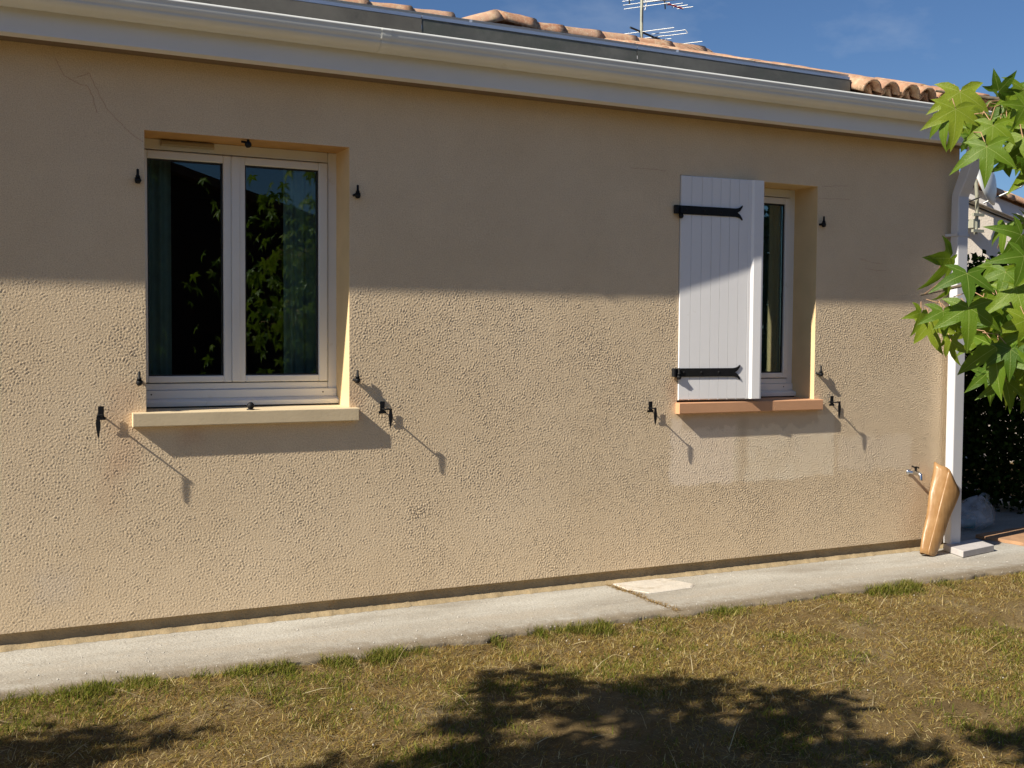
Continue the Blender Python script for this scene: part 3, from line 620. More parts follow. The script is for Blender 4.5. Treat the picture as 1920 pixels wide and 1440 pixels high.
# shutter stays on the wall
def stay(x, z, dx, Y=.061, k=1.0, lean=0.0):
    yy = -Y
    q = MB(); q.tube([(x, .002, z), (x, yy, z)], .0038, 8); o = q.build('shutter_stay', M['iron'], house)
    q = MB(); q.box(x-.012, x+.012, -.0215, -.0185, z-.012, z+.036); q.box(x-.019, x+.019, -.021, -.0175, z-.022, z-.010); q.build('catch_plate', M['iron'], o, bevel=.0012)
    q = MB(); q.tube([(x, yy, z), (x+dx*.5, yy, z+.002), (x+dx, yy, z)], .0040, 8); q.ball((x+dx, yy, z+.001), .0055, 8, 6)
    pf = [(0, .006), (.006, .004), (.0065, -.010), (.0095, -.028), (.009, -.044), (.004, -.074), (0, -.090)]
    pl = [(a, c) for a, c in pf]+[(-a, c) for a, c in pf[-2:0:-1]]; n = len(pl)
    q.add([(x+dx+a, yy-.002, z+c*k) for a, c in pl]+[(x+dx+a, yy+.002, z+c*k) for a, c in pl], [tuple(range(n))[::-1], tuple(range(n, 2*n))]+[(i, (i+1) % n, n+(i+1) % n, n+i) for i in range(n)])
    q.build('spindle', M['iron'], o)
stay(.572, .962, -.018, .078, 1.08); stay(1.823, .957, .026, .061); stay(3.330, .926, .006, .057); stay(4.588, .932, .028, .053)
for (x, z) in ((1.855, .84), (.625, .84)): pass

# the white shutter, swung a little off the wall
SW = R(4.4)
sh = bpy.data.objects.new('shutter', None); COL.objects.link(sh); sh.parent = house; sh.location = (3.5175, .0185, 0); sh.rotation_euler[2] = -SW
sh['label'] = 'white board shutter with two black strap hinges, half closed over the second window'
shz0, shz1 = .9635, 2.1695; edges = [0, .066, .1305, .192, .249, .307, .367, .427]
for i in range(7):
    q = MB(); q.extr([(-.028, shz0), (-.028, shz1), (0, shz1), (0, shz0)], edges[i]+.001, edges[i+1]-.001)
    o = q.build('board', M['shutter'], sh, bevel=.0058)
q = MB(); q.box(.4272, .516, -.028, 0, shz0, shz1); q.build('board', M['shutter'], sh, bevel=.003)
q = MB(); q.add([(.446, -.0285, shz0+.001), (.459, -.040, shz0+.001), (.510, -.040, shz0+.001), (.5225, -.037, shz0+.001), (.5225, -.0, shz0+.001), (.5165, -.0, shz0+.001), (.5165, -.0285, shz0+.001),
        (.446, -.0285, shz1-.001), (.459, -.040, shz1-.001), (.510, -.040, shz1-.001), (.5225, -.037, shz1-.001), (.5225, -.0, shz1-.001), (.5165, -.0, shz1-.001), (.5165, -.0285, shz1-.001)],
      [(i, (i+1) % 7, 7+(i+1) % 7, 7+i) for i in range(7)]+[tuple(range(7))[::-1], tuple(range(7, 14))]); q.build('overlap_strip', M['shutter'], sh, bevel=.002)
def strap(z, h=.046):
    q = MB(); y0, y1 = -.034, -.0285; o2 = [(-.028, -h/2), (.322, -h/2)]
    top = [(.336, h/2+.002), (.350, h/2+.007), (.362, h/2+.017), (.366, h/2+.016), (.361, h/2+.004), (.350, h/2-.012), (.334, 0.0)]
    bot = [(a, -c) for a, c in top[:-1]]
    pl = [(-.028, h/2), (.322, h/2)]+top+bot[::-1]+[(.322, -h/2), (-.028, -h/2)]; pl = [(a*1.06, c) for a, c in pl]
    k = len(pl); q.add([(a, y0, z+c) for a, c in pl]+[(a, y1, z+c) for a, c in pl], [(i, k+i, k+(i+1) % k, (i+1) % k) for i in range(k)])
    # faces: fan in strips
    fr = [(a, y0, z+c) for a, c in pl]
    q.add(fr, [(0, 1, 8, k-2, k-1)[::-1]]); q.add(fr, [(1, 2, 3, 4, 5, 6, 7, 8)[::-1]]); q.add(fr, [(8, 9+0, 10, 11, 12, 13, 14, k-2)[::-1]] if k == 17 else [])
    q.tube([(-.028-.006, -.036, z-h/2+.001), (-.028-.006, -.036, z+h/2-.001)], .0125, 12)
    s_ = q.build('strap_hinge', M['iron'], sh)
    for a in (.03, .14, .25):
        q = MB(); q.lathe([(.0075, 0), (.006, .002), (0, .003)], (0, 0, 0), 10)
        o = q.build('bolt_head', M['iron'], s_); o.location = (a, y0, z); o.rotation_euler[0] = math.pi/2
strap(1.985); strap(1.113)
# hairline marks on the render
for pl in ([(.4125, 2.427), (.4424, 2.361), (.49, 2.338), (.535, 2.327), (.556, 2.28), (.5695, 2.221)], [(.5417, 2.383), (.5869, 2.282), (.6118, 2.236), (.6922, 2.159), (.7524, 2.117)], [(.49, 2.36), (.52, 2.372), (.54, 2.384)],
           [(4.496, 2.1726), (4.58, 2.182), (4.697, 2.189)], [(4.48, 2.104), (4.58, 2.108), (4.71, 2.112)], [(4.80, 1.772), (4.88, 1.755), (4.98, 1.747)], [(4.843, 1.717), (4.92, 1.707), (5.012, 1.710)], [(3.2, 2.185), (3.3, 2.19), (3.42, 2.186)]):
    q = MB(); rr2 = random.Random(int(pl[0][0]*1000)); pp = []
    for (xa, za), (xb, zb) in zip(pl, pl[1:]):
        for k in range(6): t = k/6; pp.append((xa+(xb-xa)*t+rr2.uniform(-.0025, .0025), -.0006, za+(zb-za)*t+rr2.uniform(-.0025, .0025)))
    pp.append((pl[-1][0], -.0006, pl[-1][1])); q.tube(pp, .0008, 4); q.build('render_crack', M['crack'], house)

# ================================================================ CURTAINS
def curtain(x0, x1, z0, z1, y, m, amp, per, label, seed, cat='curtain'):
    q = MB(); rr3 = random.Random(seed); n = int((x1-x0)/.006); prof = []; ph = 0
    for i in range(n+1):
        x = x0+(x1-x0)*i/n; ph += .006/per*6.28*rr3.uniform(.6, 1.4); prof.append((x, y+amp*math.sin(ph)))
    v = []; nz = 8
    for k in range(nz+1):
        z = z0+(z1-z0)*k/nz; s_ = 1-.25*(1-k/nz)
        v += [(x, y+(yy-y)*s_, z) for x, yy in prof]
    q.add(v, [(k*(n+1)+i, k*(n+1)+i+1, (k+1)*(n+1)+i+1, (k+1)*(n+1)+i) for k in range(nz) for i in range(n)], True)
    q.build('curtain', m, label=label, category=cat)
curtain(.74, .925, .60, 2.30, .345, M['teal'], .020, .050, 'teal curtain at the left side of the left window', 1)
curtain(1.455, 1.70, .60, 2.30, .345, M['teal'], .020, .055, 'teal curtain at the right side of the left window', 2)
curtain(4.19, 4.50, .60, 2.30, .335, M['voile'], .012, .032, 'pale pleated curtain inside the half-shuttered window', 3)

# ================================================================ TAP
tap = thing('garden_tap', 'small chrome tap on the rendered wall above the amber roll', 'tap', (5.23, 0, .49))
q = MB(); q.lathe([(0, 0), (.020, 0), (.020, .004), (.010, .008), (.010, .05), (0, .05)], (0, 0, 0), 12); o = q.build('wall_flange', M['chrome'], tap); o.rotation_euler[0] = math.pi/2
q = MB(); q.tube([(0, -.045, 0), (0, -.075, .002), (0, -.095, -.008), (0, -.10, -.04)], [.013, .013, .011, .009], 10); q.build('spout', M['chrome'], tap)
q = MB(); q.tube([(0, -.055, .005), (0, -.058, .035)], .007, 8); q.tube([(-.035, -.060, .043), (-.012, -.058, .036), (.012, -.058, .036), (.024, -.058, .030)], .0045, 8); q.build('handle', M['iron'], tap)

# ================================================================ AMBER ROLL, PAVER, BAG, SLAB
q = MB(); nA, nT = 60, 18; v = []
base = Vector((5.243, -.150, .0)); top = Vector((5.468, -.095, .50)); ax = (top-base).normalized()
u_ = Vector((1, 0, 0)); u_ = (u_-ax*u_.dot(ax)).normalized(); w_ = ax.cross(u_)
for j in range(nA+1):
    a = -2.2+2*math.pi*1.25*j/nA; k = j/nA
    c = .5+.5*math.cos(a+.1)                    # 1 on the right-hand side
    cut = 1.02-.30*c**1.3+.012*math.sin(5*a)
    for i in range(nT+1):
        t = i/nT*cut; r = (.062+.054*t**1.2+.020*c*t+.0035*math.sin(t*13+a*2))*(1-.16*k)
        sq = 1-.10*math.cos(3*a+1)
        p = base+ax*(t*.545)+u_*(r*math.cos(a)*sq)+w_*(r*math.sin(a)*.62)
        v.append(p)
q.add(v, [(j*(nT+1)+i, (j+1)*(nT+1)+i, (j+1)*(nT+1)+i+1, j*(nT+1)+i+1) for j in range(nA) for i in range(nT)], True)
q.v = [(x, y, max(.003, z)) for x, y, z in q.v]
roll = q.build('plastic_roll', M['amber'], label='shiny amber plastic sheet rolled up and leaning on the wall by the downpipe', category='plastic roll')
sm = roll.modifiers.new('solid', 'SOLIDIFY'); sm.thickness = .003
q = MB(); P4 = [(5.385, -.285), (5.735, -.215), (5.80, .085), (5.425, -.035)]; P4 = [(5.385, -.29), (5.725, -.225), (5.80, -.02), (5.455, -.075)]
q.add([(x, y, .003) for x, y in P4]+[(x, y, .041) for x, y in P4], [(3, 2, 1, 0), (4, 5, 6, 7), (0, 1, 5, 4), (1, 2, 6, 5), (2, 3, 7, 6), (3, 0, 4, 7)])
q.build('paving_slab', M['paver'], bevel=.003, label='grey concrete slab lying under the foot of the downpipe', category='paving slab')
q = MB(); ra = random.Random(5)
for (x0, y0, w0, d0, th, rz) in ((6.32, -.02, .60, .46, .022, .12), (6.78, .08, .34, .40, .016, -.2)):
    pts = []
    for i in range(24):
        a = i/24*2*math.pi; c, s_ = math.cos(a), math.sin(a); k = 1/max(abs(c), abs(s_))**.85*ra.uniform(.93, 1.04)
        px_, py_ = c*k*w0/2, s_*k*d0/2; pts.append((x0+px_*math.cos(rz)-py_*math.sin(rz), y0+px_*math.sin(rz)+py_*math.cos(rz)))
    n = 24; qq = MB(); qq.add([(x, y, .001) for x, y in pts]+[(x*.99+x0*.01, y*.99+y0*.01, th) for x, y in pts], [tuple(range(n, 2*n))]+[(i, (i+1) % n, n+(i+1) % n, n+i) for i in range(n)])
    qq.build('stone_slab', M['board'], label='broad brown flat stone on the yard beside the grey slab' if w0 > .5 else 'smaller brown flat stone at the right edge near the hedge', category='stone slab')
# bag
bag = thing('plastic_bag', 'crumpled translucent carrier bag with one handle standing in the shade behind the downpipe', 'plastic bag', (6.22, .43, 0))
q = MB(); ra = random.Random(11); n, m_ = 26, 14; v = []
for i in range(m_+1):
    t = i/m_; z = .215*t**.9
    for j in range(n):
        a = 2*math.pi*j/n; r = (.15*(1-t**2.2)**.6+.012)*(1+.05*math.sin(5*a+6*t)+.025*math.sin(9*a-11*t))*(.75+.5*min(1, t*5) if t < .2 else 1.25-.25*t)
        v.append((r*math.cos(a)*1.15+.13*t, r*math.sin(a)*.7, z*(1+.06*math.sin(3*a))))
q.add(v, [(i*n+j, i*n+(j+1) % n, (i+1)*n+(j+1) % n, (i+1)*n+j) for i in range(m_) for j in range(n)], True); q.build('bag_body', M['bag'], bag)
q = MB(); prev = []; hp = [(.075, -.03, .17), (.10, -.04, .225), (.14, -.04, .245), (.175, -.035, .23), (.18, -.03, .195), (.155, -.03, .14)]
v = []
for x, y, z in hp: v += [(x, y-.018, z), (x, y+.018, z+.004)]
q.add(v, [(2*i, 2*i+1, 2*i+3, 2*i+2) for i in range(len(hp)-1)], True); o = q.build('bag_handle', M['bag'], bag)
q = MB(); q.lathe([(0, 0), (.035, 0), (.038, .05), (0, .055)], (.02, -.02, .012), 12); q.build('container', M['tealpl'], bag)

# ================================================================ ANTENNA
AX, AY = 5.045, RY+.02
ant = thing('tv_antenna', 'metal television aerial on a pole rising behind the ridge tiles', 'antenna', (AX, AY, 3.55))
q = MB(); q.tube([(0, 0, -.05), (0, 0, 1.0)], .0135, 10); q.build('mast', M['mast'], ant)
def elem(p0, p1, r=.0028, m='alurod', nm='element'):
    q = MB(); q.tube([p0, p1], r, 6); q.build(nm, M[m], ant)
E1 = Vector((.576, -.817, .0)).normalized()     # direction of the rods
B1 = Vector((.957, .29, 0)).normalized()       # direction of the lower boom
zc = .215
p0 = Vector((-.03, 0, zc)); p1 = p0+B1*.44+Vector((.0, 0, -.03))
q = MB(); q.tube([p0-B1*.10+Vector((0, 0, .012)), p1+B1*.02], .0085, 6); q.build('boom', M['blackpl'], ant)
for k, L, L2 in ((0.05, .31, .29), (.42, .30, .10), (.62, .27, .10), (1.0, .24, .26)):
    c = p0.lerp(p1, k); elem(c-E1*L, c+E1*L2, .0032)
c = p0.lerp(p1, .45)+Vector((0, 0, .03)); elem(c-E1*.02, c+E1*.27); elem(c+E1*.27, c+E1*.29-Vector((0, 0, .028))); elem(c+E1*.28-Vector((0, 0, .028)), c-E1*.25-Vector((0, 0, .028)))
q = MB(); q.box(-.03, .03, -.025, .025, -.035, .02); o = q.build('junction_box', M['blackpl'], ant, bevel=.005); o.location = p0.lerp(p1, .5)+Vector((0, 0, -.02))
zt = .435
q = MB(); q.tube([(0, 0, zt+.02), Vector((0, 0, zt+.02))+B1*.1+E1*.4], .008, 6); q.build('boom', M['alurod'], ant)
for dz in (0, .032, .064, .096):
    c = Vector((0, 0, zt-.02+dz)); elem(c-E1*(.155+dz*.25), c+E1*.24, .003)
q = MB(); q.tube([(-.165, -.05, zt+.10), (-.145, -.045, zt-.03)], .006, 6); q.build('reflector_bar', M['blackpl'], ant)
q = MB(); q.tube([(.235, .03, zt+.12), (.255, .04, zt+.005)], .006, 6); q.build('reflector_bar', M['blackpl'], ant)
c = Vector((.26, .04, zt+.055)); q = MB(); q.tube([c, c+Vector((.16, -.02, -.03))], .007, 6); q.build('boom', M['redpl'], ant)
for k in (.3, .6, .9): cc = c+Vector((.16, -.02, -.03))*k; elem(cc-E1*.04, cc+E1*.10, .003)
q = MB(); q.tube([(.015, -.02, zt+.06), (.03, -.02, zt), (.018, -.02, zt-.05)], .004, 6); q.build('cable', M['pvc'], ant)

# ================================================================ NEIGHBOUR HOUSE BEYOND THE HEDGE
nb = thing('neighbour_house', 'pale pink rendered house behind the hedge with clay tiles and a white verge board', 'house', (9.9, 3.6, 0), rz=-R(12))
VZ = 2.89; NS = .31                   # verge height above this point and its fall per metre to the right
def vz(s): return VZ-NS*s
b = MB(); b.add([(-4, 0, -.05), (3.0, 0, -.05), (3.0, 0, vz(3.0)-.10), (-4, 0, vz(-4)-.1)], [(0, 1, 2, 3)]); b.quad((3, 0, -.05), (3, 7, -.05), (3, 7, vz(3)-.1), (3, 0, vz(3)-.1)); b.quad((-4, 0, -.05), (-4, 7, -.05), (-4, 7, vz(-4)-.1), (-4, 0, vz(-4)-.1))
b.build('wall', M['nstucco'], nb)
b = MB(); d = .135
b.add([(-4, -.06, vz(-4)-d), (3.2, -.06, vz(3.2)-d), (3.2, -.06, vz(3.2)), (-4, -.06, vz(-4)), (-4, -.002, vz(-4)-d), (3.2, -.002, vz(3.2)-d), (3.2, -.002, vz(3.2)), (-4, -.002, vz(-4))], [(0, 1, 2, 3), (0, 4, 5, 1), (3, 2, 6, 7), (1, 5, 6, 2)])
b.build('verge_board', M['verge'], nb)
b = MB(); b.add([(-4, -.07, vz(-4)+.005), (3.3, -.07, vz(3.3)+.005), (3.3, 7, vz(3.3)+.005), (-4, 7, vz(-4)+.005)], [(0, 1, 2, 3)]); nroof = b.build('roof', M['tile'], nb)
ntm = tile_mesh('roof_tile', .095, .08, .46, .014, seed=40, n=8)
ra = random.Random(3)
for r_ in range(7):
    for k in range(14):
        s_ = 2.9-k*.36
        o = link('roof_tile', ntm, nroof); o.location = (s_, -.04+r_*.20, vz(s_)+.012+ra.uniform(-.005, .005)); o.rotation_euler = (math.atan(NS)+.03, ra.uniform(-.04, .04), math.pi/2+ra.uniform(-.02, .02))
b = MB(); b.tube([(-2, -.012, vz(-2)-.17), (3, -.012, vz(3)-.17)], .008, 6); b.build('wall_line', M['rubber'], nb)  # thin dark line along the wall below the verge board
# satellite dish in front of that wall
dish = thing('satellite_dish', 'pale satellite dish on a bracket on the neighbouring gable wall', 'satellite dish', (9.74, 3.42, 2.93))
v = []; nr, na = 8, 28
for i in range(nr+1):
    r = .335*i/nr
    for j in range(na): a = 2*math.pi*j/na; v.append((r*math.cos(a)*.93, -(.11*(1-(r/.335)**2)), r*math.sin(a)))
q = MB(); q.add(v, [(i*na+j, i*na+(j+1) % na, (i+1)*na+(j+1) % na, (i+1)*na+j) for i in range(nr) for j in range(na)], True)
o = q.build('reflector', M['white_dish'], dish); o.rotation_euler = (R(-22), 0, R(150+0)); o.modifiers.new('s', 'SOLIDIFY').thickness = .006
o.location = (-.03, -.05, .08); o.rotation_euler = (R(-20), 0, R(28)); 
q = MB(); q.tube([(.02, -.04, -.20), (.20, -.35, -.05), (.27, -.46, .06)], .010, 6); q.build('feed_arm', M['alurod'], dish)
q = MB(); q.tube([(.27, -.46, .06), (.22, -.40, .09)], .022, 10); q.build('feed_horn', M['white_dish'], dish)
q = MB(); q.tube([(-.02, .03, .05), (.0, .03, -.12), (.03, .05, -.25), (.03, .06, -.52)], .020, 10); q.build('mast', M['mast'], dish)
q = MB(); q.box(-.05, .11, .02, .05, -.33, -.30); q.box(-.05, .11, .02, .05, -.50, -.47); q.box(-.02, .08, .05, .19, -.45, -.36); q.build('wall_bracket', M['mast'], dish)
q = MB(); q.tube([(.0, .0, -.14), (-.15, .05, -.20), (-.32, .10, -.19), (-.6, .2, -.16)], .008, 6); q.build('cable', M['rubber'], dish)

# ================================================================ HOUSE BEHIND THE CAMERA (seen mirrored in the panes)
oh = thing('opposite_house', 'dark house across the garden whose sloping roofline is mirrored in the left window', 'house', (0, -13, 0))
def oz(x): return 4.93-.305*x
b = MB(); b.add([(-3, 0, -.05), (7.2, 0, -.05), (7.2, 0, oz(7.2)-.05), (0, 0, oz(0)-.05), (-3, 0, oz(3)-.05)], [(0, 1, 2, 3, 4)]); b.quad((-3, 0, -.05), (-3, -8, -.05), (-3, -8, oz(3)-.05), (-3, 0, oz(3)-.05)); b.quad((7.2, 0, -.05), (7.2, -8, -.05), (7.2, -8, oz(7.2)-.05), (7.2, 0, oz(7.2)-.05)); b.build('wall', M['oppwall'], oh)
b = MB()
for s_ in (1, -1):
    xe = 7.6 if s_ > 0 else -3.4
    b.add([(0, .3, oz(0)), (xe, .3, oz(abs(xe))), (xe, -8.3, oz(abs(xe))), (0, -8.3, oz(0)), (0, .3, oz(0)-.14), (xe, .3, oz(abs(xe))-.14), (xe, -8.3, oz(abs(xe))-.14), (0, -8.3, oz(0)-.14)], [(0, 1, 2, 3), (0, 4, 5, 1), (4, 7, 6, 5), (1, 5, 6, 2)])
b.build('roof', M['opproof'], oh)

# ================================================================ SWEETGUM TREE (branches reach in from the right)
def leaf_mesh(seed):
    r = random.Random(seed); lobes = [(0, 1.0, .17), (57, .93, .155), (-57, .93, .155), (116, .62, .13), (-116, .62, .13)]
    lobes = sorted(lobes, key=lambda l: l[0]); v = [(0, 0)]; rib = [1.0]; f = []
    def add(a, rr, k): v.append((rr*math.sin(R(a)), rr*math.cos(R(a)))); rib.append(k); return len(v)-1
    hold = []
    for i, (a, L, w) in enumerate(lobes):
        a += r.uniform(-4, 4); L *= r.uniform(.92, 1.06); ar = R(a); dx, dy = math.sin(ar), math.cos(ar); nx_, ny_ = dy, -dx
        def pt(t, o, k):
            v.append((dx*L*t+nx_*o, dy*L*t+ny_*o)); rib.append(k); return len(v)-1
        r1, r2, r3, tip = pt(.30, 0, 1), pt(.55, 0, 1), pt(.78, 0, 1), pt(1.0, 0, 1)
        l2, l3 = pt(.55, -w*.98, 0), pt(.78, -w*.52, 0); q2, q3 = pt(.55, w*.98, 0), pt(.78, w*.52, 0)
        hold.append((r1, r2, r3, tip, l2, l3, q2, q3, a))
    n = len(hold); sin_idx = []
    for i in range(n-1): a = (hold[i][8]+hold[i+1][8])/2; sin_idx.append(add(a, .36, 0))
    bl = add(-158, .12, 0); br = add(158, .12, 0)
    for i, (r1, r2, r3, tip, l2, l3, q2, q3, a) in enumerate(hold):
        sl_ = sin_idx[i-1] if i > 0 else bl; sr = sin_idx[i] if i < n-1 else br
        f += [(0, sl_, r1), (0, r1, sr), (sl_, l2, r2, r1), (r1, r2, q2, sr), (l2, l3, r3, r2), (r2, r3, q3, q2), (l3, tip, r3), (r3, tip, q3)]
    cup = r.uniform(.5, 1.6); tw = r.uniform(-.7, .7); fold = r.uniform(.15, .40); bd = [r.uniform(-.22, .22) for _ in range(3)]
    V = []
    for (x, y), k in zip(v, rib):
        d2 = x*x+y*y; V.append((x, y, -cup*.28*d2+tw*x*y*.4+(0 if k else fold*.16)+bd[0]*x*abs(x)+bd[1]*y*abs(x)+bd[2]*.3*math.sin(5*x+3*y)*d2))
    me = bpy.data.meshes.new('leaf'); me.from_pydata(V, [], f); me.update(); me.materials.append(M['leaf'])
    at = me.attributes.new('rib', 'FLOAT', 'POINT'); at.data.foreach_set('value', rib)
    me.polygons.foreach_set('use_smooth', [True]*len(f)); return me
LM = [leaf_mesh(s) for s in range(7)]
